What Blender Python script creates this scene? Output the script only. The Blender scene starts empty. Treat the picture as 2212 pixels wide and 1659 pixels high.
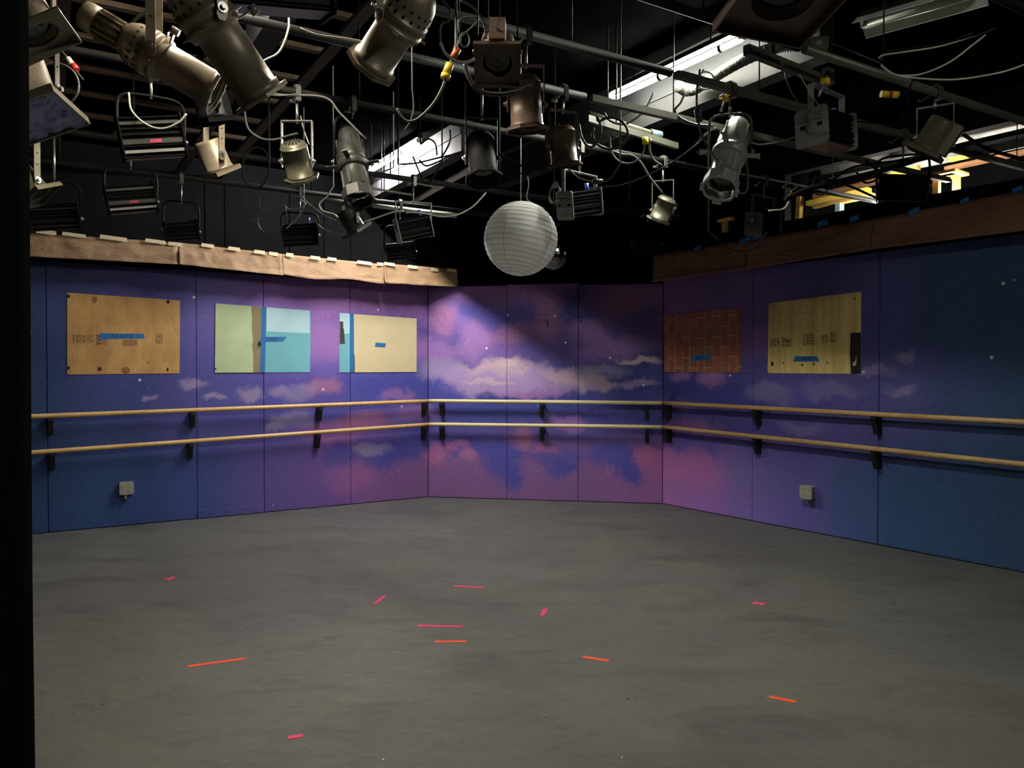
import bpy, math, random
from mathutils import Vector, Matrix, noise
random.seed(7)
V = Vector
sc = bpy.context.scene
COL = sc.collection

# ------------------------------------------------------------------ camera, world, exposure
F, CU, CV, HORIZON, EYE = 1660.0, 1106.0, 829.5, 800.0, 1.476
PITCH = math.atan((CV - HORIZON) / F)
cam_d = bpy.data.cameras.new('camera'); cam_d.sensor_width = 36; cam_d.lens = 36 * F / 2212
cam_d.clip_start = 0.02
cam = bpy.data.objects.new('camera', cam_d); COL.objects.link(cam)
cam.location = (0, 0, EYE); cam.rotation_euler = (math.pi / 2 - PITCH, 0, 0)
sc.camera = cam
w = bpy.data.worlds.new('world'); sc.world = w; w.use_nodes = True
w.node_tree.nodes['Background'].inputs[0].default_value = (0.004, 0.004, 0.004, 1)
sc.view_settings.view_transform = 'Standard'; sc.view_settings.look = 'None'
sc.view_settings.gamma = 1; sc.view_settings.exposure = 0.5
sc.view_settings.use_curve_mapping = False
sc.cycles.use_denoising = True
sc.cycles.use_adaptive_sampling = True; sc.cycles.adaptive_threshold = 0.06; sc.cycles.adaptive_min_samples = 12
sc.cycles.sample_clamp_indirect = 4
sc.cycles.max_bounces = 5; sc.cycles.diffuse_bounces = 3; sc.cycles.glossy_bounces = 2; sc.cycles.transmission_bounces = 1
E1, E2, E0, EB = 340.0, 560.0, 330.0, 180.0           # radiance of the lit fluorescent tubes

# ------------------------------------------------------------------ pixel -> place helpers
def ray(u, v):
    x, y = (u - CU) / F, -(v - CV) / F
    c, s = math.cos(PITCH), math.sin(PITCH)
    return V((x, c + y * s, -s + y * c))
EYEP = V((0, 0, EYE))
def at_y(u, v, Y):
    d = ray(u, v); return EYEP + d * (Y / d.y)
def at_z(u, v, h):
    d = ray(u, v); return EYEP + d * ((h - EYE) / d.z)
def on_v(u, v, n, q):                    # vertical plane n.xy = q
    d = ray(u, v); return EYEP + d * (q / (n[0] * d.x + n[1] * d.y))

CLf, CRf = at_z(925, 1074, 0), at_z(1431, 1088.5, 0)
LAf, RAf = at_z(60, 1155.3, 0), at_z(2212, 1238, 0)
dL = (CLf - LAf).normalized()            # along left wall, receding to the right
dB = (CRf - CLf).normalized()
dR = (RAf - CRf).normalized()            # along right wall, coming towards the viewer
LB = (CRf - CLf).length
nL, nB, nR = (V((d.y, -d.x, 0)) for d in (dL, dB, dR))     # into the room
PD = V((dL.x, dL.y, 0)); QN = V((-dL.y, dL.x, 0))          # pipe direction / row normal
def wall_of(u): return 0 if u < 925 else (1 if u < 1431 else 2)
WB = [(CLf, dL, nL), (CLf, dB, nB), (CRf, dR, nR)]
def wp(k, s, z, off=0.0):                # point of wall k: s runs from left to right over all three walls
    o, d, n = WB[k]
    t = s if k < 2 else s - LB
    return o + d * t + n * off + V((0, 0, z))
def wsz(u, v, off=0.0, k=None):          # pixel -> (wall, s, z)
    if k is None: k = wall_of(u)
    o, d, n = WB[k]
    p0 = o + n * off
    P = on_v(u, v, (n.x, n.y), n.x * p0.x + n.y * p0.y)
    t = (P - p0).dot(d)
    return k, (t if k < 2 else t + LB), P.z
def row(u, v, q): return on_v(u, v, (QN.x, QN.y), q)

# ------------------------------------------------------------------ mesh helpers
class MB:
    def __init__(s): s.v = []; s.f = []; s.sm = []
    def add(s, vs, fs, M=None, smooth=False):
        b = len(s.v)
        s.v += [(M @ V(p)) if M else V(p) for p in vs]
        s.f += [tuple(i + b for i in f) for f in fs]; s.sm += [smooth] * len(fs)
        return s
    def box(s, c, d, M=None):
        x, y, z = (k / 2 for k in d)
        vs = [(c[0] + a * x, c[1] + b * y, c[2] + e * z) for a in (-1, 1) for b in (-1, 1) for e in (-1, 1)]
        return s.add(vs, [(0, 1, 3, 2), (4, 6, 7, 5), (0, 4, 5, 1), (2, 3, 7, 6), (0, 2, 6, 4), (1, 5, 7, 3)], M)
    def lathe(s, prof, n=24, M=None, smooth=True):      # profile [(r,z)] round local z
        vs = []; fs = []
        for r, z in prof:
            for i in range(n):
                a = 2 * math.pi * i / n
                vs.append((r * math.cos(a), r * math.sin(a), z))
        for j in range(len(prof) - 1):
            for i in range(n):
                k = (i + 1) % n
                fs.append((j * n + i, j * n + k, (j + 1) * n + k, (j + 1) * n + i))
        s.add(vs, fs, M, smooth)
        b = len(s.v) - len(vs)
        for j, rev in ((0, True), (len(prof) - 1, False)):
            if prof[j][0] > 1e-5:
                f = [b + j * n + i for i in range(n)]
                s.f.append(tuple(reversed(f)) if rev else tuple(f)); s.sm.append(False)
        return s
    def cyl(s, p0, p1, r0, r1=None, n=12, M=None):
        p0, p1 = V(p0), V(p1); r1 = r0 if r1 is None else r1
        d = p1 - p0
        R = d.to_track_quat('Z', 'Y').to_matrix().to_4x4(); R.translation = p0
        return s.lathe([(r0, 0), (r1, d.length)], n, (M @ R) if M else R)
    def sphere(s, c, r, M=None, n=10):
        T = Matrix.Translation(c)
        return s.lathe([(max(r * math.sin(math.pi * i / n), 1e-6), -r * math.cos(math.pi * i / n)) for i in range(n + 1)], 2 * n, (M @ T) if M else T)
    def tube(s, pts, r, n=7, M=None, closed=False):
        pts = [V(p) for p in pts]; m = len(pts); vs = []; fs = []
        up = V((0, 0, 1)); prev = None
        for i, p in enumerate(pts):
            t = (pts[min(i + 1, m - 1)] - pts[max(i - 1, 0)])
            t = t.normalized() if t.length > 1e-9 else V((1, 0, 0))
            if prev is None:
                a = t.cross(up) if abs(t.z) < .95 else t.cross(V((1, 0, 0)))
            else:
                a = prev - t * prev.dot(t)
            a.normalize(); prev = a; b = t.cross(a)
            rr = r(i / (m - 1)) if callable(r) else r
            for k in range(n):
                g = 2 * math.pi * k / n
                vs.append(p + a * (rr * math.cos(g)) + b * (rr * math.sin(g)))
        for i in range(m - 1):
            for k in range(n):
                l = (k + 1) % n
                fs.append((i * n + k, i * n + l, (i + 1) * n + l, (i + 1) * n + k))
        fs.append(tuple(reversed(range(n)))); fs.append(tuple((m - 1) * n + k for k in range(n)))
        return s.add(vs, fs, M, True)
    def prism(s, outline, z0, z1, M=None):               # outline [(x,y)] extruded along local z
        n = len(outline)
        vs = [(x, y, z0) for x, y in outline] + [(x, y, z1) for x, y in outline]
        fs = [tuple(reversed(range(n))), tuple(range(n, 2 * n))] + [(i, (i + 1) % n, n + (i + 1) % n, n + i) for i in range(n)]
        return s.add(vs, fs, M)
    def ring(s, outer, inner, z0, z1, M=None):           # plate with a hole; outer/inner same length lists
        n = len(outer); vs = []
        for z in (z0, z1):
            vs += [(x, y, z) for x, y in outer]; vs += [(x, y, z) for x, y in inner]
        fs = []
        for i in range(n):
            k = (i + 1) % n
            fs += [(i, n + i, n + k, k), (2 * n + i, 2 * n + k, 3 * n + k, 3 * n + i),
                   (i, k, 2 * n + k, 2 * n + i), (n + i, 3 * n + i, 3 * n + k, n + k)]
        return s.add(vs, fs, M)
    def build(s, name, mat, parent=None, loc=None):
        me = bpy.data.meshes.new(name)
        me.from_pydata([tuple(p) for p in s.v], [], s.f)
        me.polygons.foreach_set('use_smooth', s.sm)
        me.materials.append(mat); me.update()
        o = bpy.data.objects.new(name, me); COL.objects.link(o)
        if parent: o.parent = parent
        if loc is not None: o.location = loc
        return o
def rrect(w, h, r, n=4):
    o = []
    for cx, cy, a0 in ((w / 2 - r, h / 2 - r, 0), (-w / 2 + r, h / 2 - r, 90), (-w / 2 + r, -h / 2 + r, 180), (w / 2 - r, -h / 2 + r, 270)):
        for i in range(n + 1):
            a = math.radians(a0 + 90 * i / n); o.append((cx + r * math.cos(a), cy + r * math.sin(a)))
    return o
def poly_ring(R, r, sides=8, n=32, rot=0):               # outer regular polygon, inner circle
    outer = []; inner = []
    for i in range(n):
        a = 2 * math.pi * i / n
        k = R / math.cos((a - rot) % (2 * math.pi / sides) - math.pi / sides) if sides else R
        outer.append((k * math.cos(a), k * math.sin(a))); inner.append((r * math.cos(a), r * math.sin(a)))
    return outer, inner
def smooth_path(pts, sub=6):
    pts = [V(p) for p in pts]
    if len(pts) < 3:
        return [pts[0].lerp(pts[-1], i / sub) for i in range(sub + 1)]
    P = [pts[0] * 2 - pts[1]] + pts + [pts[-1] * 2 - pts[-2]]; out = []
    for i in range(1, len(P) - 2):
        a, b, c, d = P[i - 1:i + 3]
        for j in range(sub):
            t = j / sub
            out.append(.5 * ((2 * b) + (c - a) * t + (2 * a - 5 * b + 4 * c - d) * t * t + (3 * b - a - 3 * c + d) * t ** 3))
    out.append(P[-2]); return out
def tag(o, label=None, cat=None, group=None, kind=None):
    if label: o['label'] = label
    if cat: o['category'] = cat
    if group: o['group'] = group
    if kind: o['kind'] = kind
    return o
def empty(name, loc):
    o = bpy.data.objects.new(name, None); COL.objects.link(o); o.location = loc; o.empty_display_size = .05
    return o

# ------------------------------------------------------------------ materials
def lin(c): return tuple((x / 255 / 12.92) if x / 255 <= .04045 else ((x / 255 + .055) / 1.055) ** 2.4 for x in c)
class NT:
    def __init__(s, name):
        s.m = bpy.data.materials.new(name); s.m.use_nodes = True; s.t = s.m.node_tree
        s.p = s.t.nodes['Principled BSDF']
    def n(s, typ, **kw):
        o = s.t.nodes.new(typ)
        for k, v in kw.items(): setattr(o, k, v)
        return o
    def link(s, a, b): s.t.links.new(a, b)
    def noise(s, vec, scale, detail=3, rough=.55, dist=0):
        o = s.n('ShaderNodeTexNoise'); o.inputs['Scale'].default_value = scale; o.inputs['Detail'].default_value = detail
        o.inputs['Roughness'].default_value = rough; o.inputs['Distortion'].default_value = dist
        if vec is not None: s.link(vec, o.inputs['Vector'])
        return o
    def mr(s, val, a, b, c=0, d=1, smooth=False):
        o = s.n('ShaderNodeMapRange')
        if smooth: o.interpolation_type = 'SMOOTHSTEP'
        s.link(val, o.inputs[0])
        for i, x in zip((1, 2, 3, 4), (a, b, c, d)): o.inputs[i].default_value = x
        return o.outputs[0]
    def math(s, op, a, b=None):
        o = s.n('ShaderNodeMath', operation=op)
        for i, x in enumerate((a, b)):
            if x is None: continue
            if isinstance(x, (int, float)): o.inputs[i].default_value = x
            else: s.link(x, o.inputs[i])
        return o.outputs[0]
    def vm(s, op, a, b=None):
        o = s.n('ShaderNodeVectorMath', operation=op)
        for i, x in enumerate((a, b)):
            if x is None: continue
            if isinstance(x, tuple): o.inputs[i].default_value = x
            else: s.link(x, o.inputs[i])
        return o
    def mix(s, fac, a, b, mode='MIX'):
        o = s.n('ShaderNodeMix', data_type='RGBA', blend_type=mode)
        for i, x in ((0, fac), (6, a), (7, b)):
            if isinstance(x, (int, float)): o.inputs[i].default_value = x
            elif isinstance(x, tuple): o.inputs[i].default_value = (*x[:3], 1)
            else: s.link(x, o.inputs[i])
        return o.outputs[2]
    def bump(s, h, st=.2, d=.01):
        o = s.n('ShaderNodeBump'); o.inputs['Strength'].default_value = st; o.inputs['Distance'].default_value = d
        s.link(h, o.inputs['Height']); s.link(o.outputs[0], s.p.inputs['Normal'])
def mat(name, c, rough=.5, metal=0.0, var=.18, scale=14, bump=.05, spec=.5, dirt=None):
    t = NT(name); g = t.n('ShaderNodeTexCoord').outputs['Object']
    nz = t.noise(g, scale, 4)
    b = lin(c)
    f = t.mr(nz.outputs[0], .3, .7)
    col = t.mix(f, tuple(x * (1 - var) for x in b), tuple(min(1, x * (1 + var)) for x in b))
    if dirt:
        n2 = t.noise(g, scale * 3, 5, .7)
        col = t.mix(t.mr(n2.outputs[0], .56, .72), col, lin(dirt))
    t.link(col, t.p.inputs['Base Color'])
    t.p.inputs['Roughness'].default_value = rough; t.p.inputs['Metallic'].default_value = metal
    t.p.inputs['Specular IOR Level'].default_value = spec
    if bump: t.bump(nz.outputs[0], bump, .004)
    return t.m
def emat(name, c, e):
    t = NT(name)
    t.p.inputs['Base Color'].default_value = (.8, .8, .8, 1)
    t.p.inputs['Emission Color'].default_value = (*c, 1); t.p.inputs['Emission Strength'].default_value = e
    nz = t.noise(t.n('ShaderNodeTexCoord').outputs['Object'], 2)
    t.link(t.mix(nz.outputs[0], (.75, .75, .75), (.85, .85, .85)), t.p.inputs['Base Color'])
    return t.m
TAN = mat('bronze_enamel', (138, 126, 106), .42, .3, .14, 20, .05, dirt=(112, 92, 70))
BRONZE = mat('brown_bronze_enamel', (98, 80, 68), .42, .25, .15, 18, .05)
OLIVE = mat('olive_enamel', (98, 94, 76), .4, .35, .15, 20, .05)
STEELG = mat('grey_cast_metal', (172, 174, 164), .42, .2, .12, 22, .06)
CHARC = mat('charcoal_cast_metal', (70, 70, 66), .45, .4, .15, 22, .05)
BLACKM = mat('black_metal', (14, 13, 14), .6, 0, .2, 20, .04, spec=.12)
BLACKP = mat('black_powder_coat', (13, 13, 14), .65, 0, .2, 40, .05, spec=.25)
GREYPL = mat('grey_plate_metal', (142, 144, 138), .5, .1, .1, 18, .03)
ZINC = mat('zinc_hardware', (170, 168, 160), .32, .8, .1, 30, .03)
CLAMPM = mat('cast_clamp_iron', (92, 90, 84), .5, .5, .2, 30, .06)
DARKIN = mat('dark_opening', (10, 10, 10), .8, 0, .1, 10, 0)
GLASS = mat('dark_lens_glass', (22, 22, 24), .12, 0, .1, 6, 0, spec=.8)
LENS = mat('brown_lens_sheet', (132, 106, 82), .35, 0, .08, 8, .02)
RED = mat('red_label', (190, 60, 80), .5, 0, .1, 30, 0)
BLUEPL = mat('blue_connector', (90, 120, 215), .4, 0, .08, 20, 0)
YEL = mat('yellow_plastic', (222, 190, 45), .45, 0, .08, 20, 0)
YELBR = mat('bright_yellow_plastic', (235, 225, 40), .45, 0, .06, 20, 0)
REDPL = mat('red_plastic', (170, 35, 30), .45, 0, .08, 20, 0)
CORD = mat('grey_rubber_cord', (66, 65, 60), .55, 0, .15, 10, 0)
CORDW = mat('white_cord', (176, 174, 160), .5, 0, .1, 10, 0)
CORDB = mat('black_rubber_cord', (14, 14, 15), .75, 0, .15, 10, 0, spec=.15)
PIPE = mat('black_iron_pipe', (24, 23, 22), .7, 0, .25, 12, .08, spec=.2)
PIPEG = mat('grey_steel_pipe', (92, 92, 78), .45, .3, .2, 10, .08, dirt=(80, 78, 60))
STRUT = mat('galvanised_strut', (88, 88, 75), .5, .3, .15, 12, .05)
LATH = mat('ceiling_lath', (92, 77, 57), .75, 0, .25, 9, .1)
LATHD = mat('dark_ceiling_lath', (54, 49, 42), .8, 0, .25, 9, .1)
BLACKW = mat('black_wall_paint', (17, 17, 18), .8, 0, .25, 5, .06, spec=.03)
BLACKC = mat('black_ceiling', (2, 2, 2), .95, 0, .25, 4, .1, spec=0)
BEAM = mat('grey_painted_beam', (21, 21, 19), .7, 0, .15, 4, .05, spec=.2)
BEAM2 = mat('pale_painted_beam', (66, 65, 67), .7, 0, .15, 4, .05, spec=.2)
BEAMD = mat('dark_beam_edge', (42, 42, 40), .6, 0, .15, 4, .05)
WHITEP = mat('white_enamel_reflector', (205, 208, 195), .4, 0, .06, 6, .02)
VELV = mat('black_velour', (8, 8, 8), 1.0, 0, .3, 60, .3, spec=.1)
BLUET = mat('blue_painters_tape', (40, 112, 176), .7, 0, .1, 30, .1)
CREAMT = mat('cream_masking_tape', (200, 186, 150), .75, 0, .1, 30, .1)
PINKT = mat('pink_cloth_tape', (232, 62, 108), .7, 0, .1, 40, .1)
ORANGET = mat('orange_cloth_tape', (240, 82, 40), .7, 0, .1, 40, .1)
INK = mat('black_marker_ink', (30, 42, 70), .7, 0, .1, 20, 0)
STAMP = mat('faded_stamp_ink', (72, 58, 40), .8, 0, .3, 60, 0)
GREENPT = mat('pale_green_paint', (186, 202, 156), .75, 0, .08, 5, .05)
TAUPE = mat('taupe_paint', (142, 128, 98), .75, 0, .1, 5, .04)
AQUA_T = mat('light_aqua_paint', (184, 222, 226), .75, 0, .05, 5, .03)
AQUA_B = mat('teal_paint', (116, 184, 194), .75, 0, .05, 5, .03)
CREAM = mat('cream_paint', (220, 204, 160), .75, 0, .05, 4, .03)
CHAR = mat('charcoal_paint', (62, 62, 58), .75, 0, .1, 12, .03)
BLACKBRUSH = mat('black_brushed_paint', (34, 34, 32), .7, 0, .35, 26, .05)
GALV = mat('galvanised_box', (188, 186, 170), .42, .45, .1, 30, .04)
OUTLET = mat('grey_outlet_plastic', (176, 172, 156), .5, 0, .06, 20, 0)
PAPERW = mat('white_rice_paper', (248, 247, 242), .85, 0, .03, 8, .02)
SILV = mat('silver_insulation', (205, 205, 200), .5, 0, .2, 7, .3)
BRACK = mat('black_painted_wood', (20, 19, 18), .6, 0, .2, 20, .05)
GEL = mat('crumpled_blue_foil', (150, 160, 205), .3, .2, .3, 26, .6)
PLYW = mat('loft_pine', (214, 172, 98), .7, 0, .15, 9, .05)
PLYB = mat('loft_brown_board', (140, 100, 66), .75, 0, .2, 9, .05)
PLYY = mat('loft_yellow_board', (228, 194, 80), .7, 0, .12, 9, .05)
PALEBL = mat('pale_blue_board', (150, 178, 176), .7, 0, .08, 9, .03)
HOSE = mat('grey_ribbed_hose', (84, 85, 77), .5, 0, .08, 20, .03)
MORTAR = mat('painted_mortar_line', (226, 204, 170), .8, 0, .08, 20, .05)
BRICKS = [mat('painted_brick_red', (156, 90, 76), .85, 0, .2, 22, .15), mat('painted_brick_brown', (142, 96, 74), .85, 0, .2, 22, .15),
          mat('painted_brick_rust', (166, 100, 80), .85, 0, .2, 22, .15)]

def wood(name, c1, c2, sx, sy, wvw=.35, rough=.7):        # grain along local y, in UV-free object space
    t = NT(name); g = t.n('ShaderNodeTexCoord').outputs['UV']
    mp = t.n('ShaderNodeMapping'); t.link(g, mp.inputs[0]); mp.inputs['Scale'].default_value = (sx, sy, 1)
    n1 = t.noise(mp.outputs[0], 1.0, 4, .6, .4)
    wv = t.n('ShaderNodeTexWave'); wv.inputs['Scale'].default_value = 1.6; wv.inputs['Distortion'].default_value = 5
    wv.inputs['Detail'].default_value = 2; t.link(mp.outputs[0], wv.inputs[0])
    f = t.math('ADD', t.math('MULTIPLY', n1.outputs[0], 1 - wvw), t.math('MULTIPLY', wv.outputs['Fac'], wvw))
    col = t.mix(t.mr(f, .3, .75), lin(c1), lin(c2))
    t.link(col, t.p.inputs['Base Color']); t.p.inputs['Roughness'].default_value = rough
    t.bump(n1.outputs[0], .06, .003); return t.m
PLY1 = wood('weathered_plywood', (214, 170, 104), (176, 128, 70), 7, 3.5, .08)
PLY2 = wood('yellow_pine_plywood', (255, 234, 158), (196, 160, 80), 20, .8)
RAILM = wood('varnished_rail_wood', (222, 188, 128), (196, 150, 92), 2.2, 14, .1, rough=.42)
RAILL = wood('pale_rail_wood', (226, 214, 160), (214, 196, 140), 2.2, 14, .1, rough=.42)

# kraft paper
def paper_mat(name, c):
    t = NT(name); g = t.n('ShaderNodeTexCoord').outputs['Object']
    mp = t.n('ShaderNodeMapping'); t.link(g, mp.inputs[0]); mp.inputs['Rotation'].default_value = (.3, .7, .2); mp.inputs['Scale'].default_value = (1, 1, 2.6)
    a = t.noise(mp.outputs[0], 3.4, 4, .55, .5); b = t.noise(g, 14, 3, .5)
    col = t.mix(t.mr(a.outputs[0], .3, .7), tuple(x * .88 for x in lin(c)), tuple(x * 1.1 for x in lin(c)))
    t.link(col, t.p.inputs['Base Color']); t.p.inputs['Roughness'].default_value = .75
    t.bump(t.math('ADD', a.outputs[0], t.math('MULTIPLY', b.outputs[0], .3)), .5, .04); return t.m
KRAFT = paper_mat('brown_kraft_paper', (140, 112, 82))
KRAFTR = paper_mat('reddish_kraft_paper', (126, 90, 68))

# floor: worn dark grey paint, scuffs and smears
def floor_mat():
    t = NT('worn_grey_floor_paint'); g = t.n('ShaderNodeTexCoord').outputs['Object']
    mp = t.n('ShaderNodeMapping'); t.link(g, mp.inputs[0]); mp.inputs['Scale'].default_value = (.8, 1.5, 1); mp.inputs['Rotation'].default_value = (0, 0, .12)
    big = t.noise(g, .9, 3, .5, .6); mid = t.noise(mp.outputs[0], 6.5, 6, .66, 1.0); fine = t.noise(mp.outputs[0], 24, 6, .72, 1.2)
    sm = t.noise(mp.outputs[0], 9, 5, .62, 2.0)
    pat = t.noise(mp.outputs[0], 1.7, 5, .6, .8)
    c = t.mix(t.mr(big.outputs[0], .35, .65), lin((91, 90, 88)), lin((96, 96, 87)))
    c = t.mix(t.mr(pat.outputs[0], .5, .68, 0, .55), c, lin((66, 64, 65)))
    c = t.mix(t.mr(mid.outputs[0], .54, .76, 0, .42), c, lin((68, 67, 66)))
    c = t.mix(t.mr(fine.outputs[0], .55, .8, 0, .4), c, lin((128, 127, 120)))
    c = t.mix(t.mr(sm.outputs[0], .63, .72, 0, .42), c, lin((132, 131, 124)))
    vo = t.n('ShaderNodeTexVoronoi'); vo.inputs['Scale'].default_value = 3.2; t.link(g, vo.inputs[0])
    c = t.mix(t.mr(vo.outputs['Distance'], .012, .016, .9, 0), c, lin((225, 222, 210)))       # paint flecks
    t.link(c, t.p.inputs['Base Color'])
    t.link(t.mr(mid.outputs[0], .3, .7, .52, .68), t.p.inputs['Roughness'])
    t.p.inputs['Specular IOR Level'].default_value = .35
    t.bump(fine.outputs[0], .05, .003); return t.m
FLOORM = floor_mat()

# mural: painted night sky that runs unbroken over the three walls; UV = (s, z) in metres
def mural_mat(slo=-99, shi=99):
    K = 1.45
    def A(c, k=K):
        l = lin(c); g = sum(l) / 3
        return tuple(min(.85, (x * .9 + g * .1) * k) for x in l)
    t = NT('painted_sky_mural'); uv = t.n('ShaderNodeTexCoord').outputs['UV']
    n1 = t.noise(uv, 2.6, 4, .6); n2 = t.noise(uv, 11, 5, .65)
    wa = t.vm('MULTIPLY', t.vm('SUBTRACT', n1.outputs['Color'], (.5, .5, .5)).outputs[0], (.42, .34, 0)).outputs[0]
    wb = t.vm('MULTIPLY', t.vm('SUBTRACT', n2.outputs['Color'], (.5, .5, .5)).outputs[0], (.13, .13, 0)).outputs[0]
    W = t.vm('ADD', t.vm('ADD', uv, wa).outputs[0], wb).outputs[0]
    sx = t.n('ShaderNodeSeparateXYZ'); t.link(W, sx.inputs[0])
    n4 = t.noise(uv, 26, 5, .75)                      # dry-brush break-up of cloud edges
    edge = t.mr(n4.outputs[0], .3, .7, -.15, .15)
    s0, s1 = wsz(-60, 900)[1], wsz(2330, 900)[1]
    fac = t.mr(sx.outputs[0], s0, s1)
    def ramp(stops):
        r = t.n('ShaderNodeValToRGB'); r.color_ramp.interpolation = 'EASE'
        el = r.color_ramp.elements
        for i, (u, c) in enumerate(stops):
            x = (wsz(u, 900)[1] - s0) / (s1 - s0)
            e = el[i] if i < 2 else el.new(x)
            e.position = x; e.color = (*A(c), 1)
        t.link(fac, r.inputs[0]); return r.outputs[0]
    low = ramp([(60, (30, 60, 104)), (2212, (36, 68, 102)), (250, (36, 66, 116)), (425, (50, 66, 126)), (570, (84, 70, 140)), (700, (100, 70, 142)), (800, (114, 72, 136)),
                (925, (114, 76, 130)), (1250, (114, 76, 130)), (1431, (132, 80, 140)), (1520, (128, 82, 150)), (1626, (100, 84, 150)), (1740, (84, 76, 144)), (1850, (54, 78, 128)), (1960, (40, 74, 116))])
    midr = ramp([(60, (32, 56, 98)), (2212, (40, 66, 100)), (250, (50, 60, 118)), (425, (66, 66, 134)), (640, (72, 66, 146)), (800, (66, 66, 146)), (925, (62, 66, 142)),
                 (1200, (60, 66, 144)), (1431, (58, 62, 136)), (1626, (70, 66, 138)), (1800, (80, 70, 140)), (1950, (70, 72, 132)), (2080, (50, 70, 116))])
    top = ramp([(60, (34, 50, 92)), (2212, (38, 64, 92)), (160, (48, 54, 104)), (330, (64, 62, 124)), (480, (92, 78, 146)), (620, (128, 90, 166)), (720, (142, 94, 166)),
                (860, (126, 86, 150)), (925, (118, 80, 140)), (1180, (116, 76, 130)), (1431, (120, 76, 130)), (1560, (104, 76, 132)), (1750, (86, 74, 134)), (1900, (66, 70, 126)), (2050, (44, 66, 104))])
    z = sx.outputs[1]
    col = t.mix(t.mr(z, .45, 1.0, 0, 1, True), low, midr)
    col = t.mix(t.mr(z, 1.35, 2.0, 0, 1, True), col, top)
    blue = (58, 62, 146); dblue = (46, 50, 122); mauve = (140, 96, 156); rose = (150, 92, 128); lil = (150, 124, 170); grey = (132, 118, 156); peach = (182, 152, 160); pk = (156, 84, 132); vio = (96, 78, 160); gold = (190, 164, 158)
    blobs = [
        # deep blue drifts in the middle of the sky
        (820, 700, 100, 34, dblue, .6), (700, 725, 60, 30, vio, .8), (720, 790, 90, 26, vio, .7), (960, 730, 70, 40, dblue, .8), (1010, 690, 90, 40, blue, .85),
        (1120, 680, 60, 34, blue, .7), (1270, 660, 70, 46, dblue, .9), (1220, 720, 130, 50, dblue, .55), (1380, 700, 70, 46, dblue, .7), (1400, 800, 110, 46, dblue, .95), (1480, 830, 130, 30, dblue, .8),
        (840, 830, 120, 30, blue, .9), (960, 830, 60, 30, blue, .95), (1075, 860, 60, 14, dblue, .8), (1190, 862, 90, 14, dblue, .8), (620, 850, 120, 16, blue, .5), (1620, 860, 220, 24, blue, .6),
        # rose and mauve puffs
        (690, 735, 70, 40, mauve, .75), (780, 640, 130, 40, mauve, .5), (960, 690, 42, 34, rose, .7), (1025, 735, 40, 44, mauve, .85), (940, 760, 60, 34, mauve, .7), (1100, 720, 50, 22, rose, .45),
        (1180, 690, 40, 46, rose, .55), (1270, 715, 46, 24, mauve, .6), (1330, 650, 60, 40, rose, .5), (1320, 755, 80, 30, mauve, .5), (700, 838, 40, 24, rose, .75), (650, 845, 40, 22, grey, .6),
        (900, 890, 50, 28, mauve, .6), (790, 905, 60, 24, rose, .7), (720, 930, 70, 30, pk, .5), (640, 905, 40, 22, grey, .5), (860, 850, 36, 14, mauve, .6),
        # the long bright cloud bank
        (960, 800, 60, 26, grey, .8), (1000, 815, 70, 22, lil, .9), (1090, 795, 90, 18, peach, .85), (1150, 812, 120, 20, lil, .95), (1075, 835, 110, 20, lil, .9), (1200, 830, 70, 20, lil, .8),
        (1090, 775, 32, 12, gold, .8), (1230, 815, 60, 18, peach, .7), (1290, 805, 60, 14, grey, .7), (1380, 785, 50, 9, gold, .7), (1370, 830, 46, 9, grey, .8), (1280, 835, 50, 14, peach, .6), (1050, 822, 50, 7, gold, .5), (1150, 850, 90, 10, mauve, .7),
        (1490, 760, 40, 40, grey, .35), (1640, 740, 50, 30, mauve, .35),
        # small grey clouds left and right
        (413, 829, 30, 11, grey, .9), (325, 855, 19, 7, grey, .8), (460, 858, 22, 8, grey, .85), (538, 846, 34, 16, grey, .85), (612, 838, 28, 14, grey, .7), (590, 915, 26, 14, grey, .7), (615, 900, 22, 8, grey, .6),
        (1540, 818, 30, 20, mauve, .9), (1470, 815, 26, 14, mauve, .7), (1665, 850, 50, 22, grey, .5), (1790, 845, 60, 20, grey, .35), (1890, 800, 36, 15, grey, .6), (1960, 768, 28, 13, grey, .6), (1938, 848, 30, 12, grey, .65), (1720, 920, 50, 16, grey, .4), (1460, 875, 40, 12, mauve, .5),
        # pink lower skyline: blue fingers hanging into the rose ground
        (830, 980, 60, 34, blue, .9), (740, 985, 36, 30, blue, .7), (900, 960, 60, 40, blue, .8), (1000, 960, 70, 30, blue, .9), (1085, 990, 46, 50, blue, .9), (1110, 1030, 22, 22, blue, .85), (1200, 985, 60, 22, blue, .7), (1215, 1015, 34, 24, blue, .9),
        (1320, 980, 60, 30, blue, .85), (1365, 1010, 34, 40, blue, .95), (1500, 960, 60, 22, blue, .8),
        (805, 975, 34, 16, grey, .75), (975, 960, 34, 12, pk, .7), (1005, 985, 22, 18, rose, .8), (940, 985, 30, 26, pk, .8), (1125, 950, 26, 24, rose, .75), (1220, 910, 44, 18, mauve, .8), (1180, 975, 30, 12, pk, .6), (1390, 985, 26, 24, pk, .8),
        (1450, 1000, 46, 40, pk, .5), (1510, 1010, 50, 50, pk, .5), (1500, 920, 50, 20, pk, .5), (760, 1030, 60, 30, pk, .4),
    ]
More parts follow.
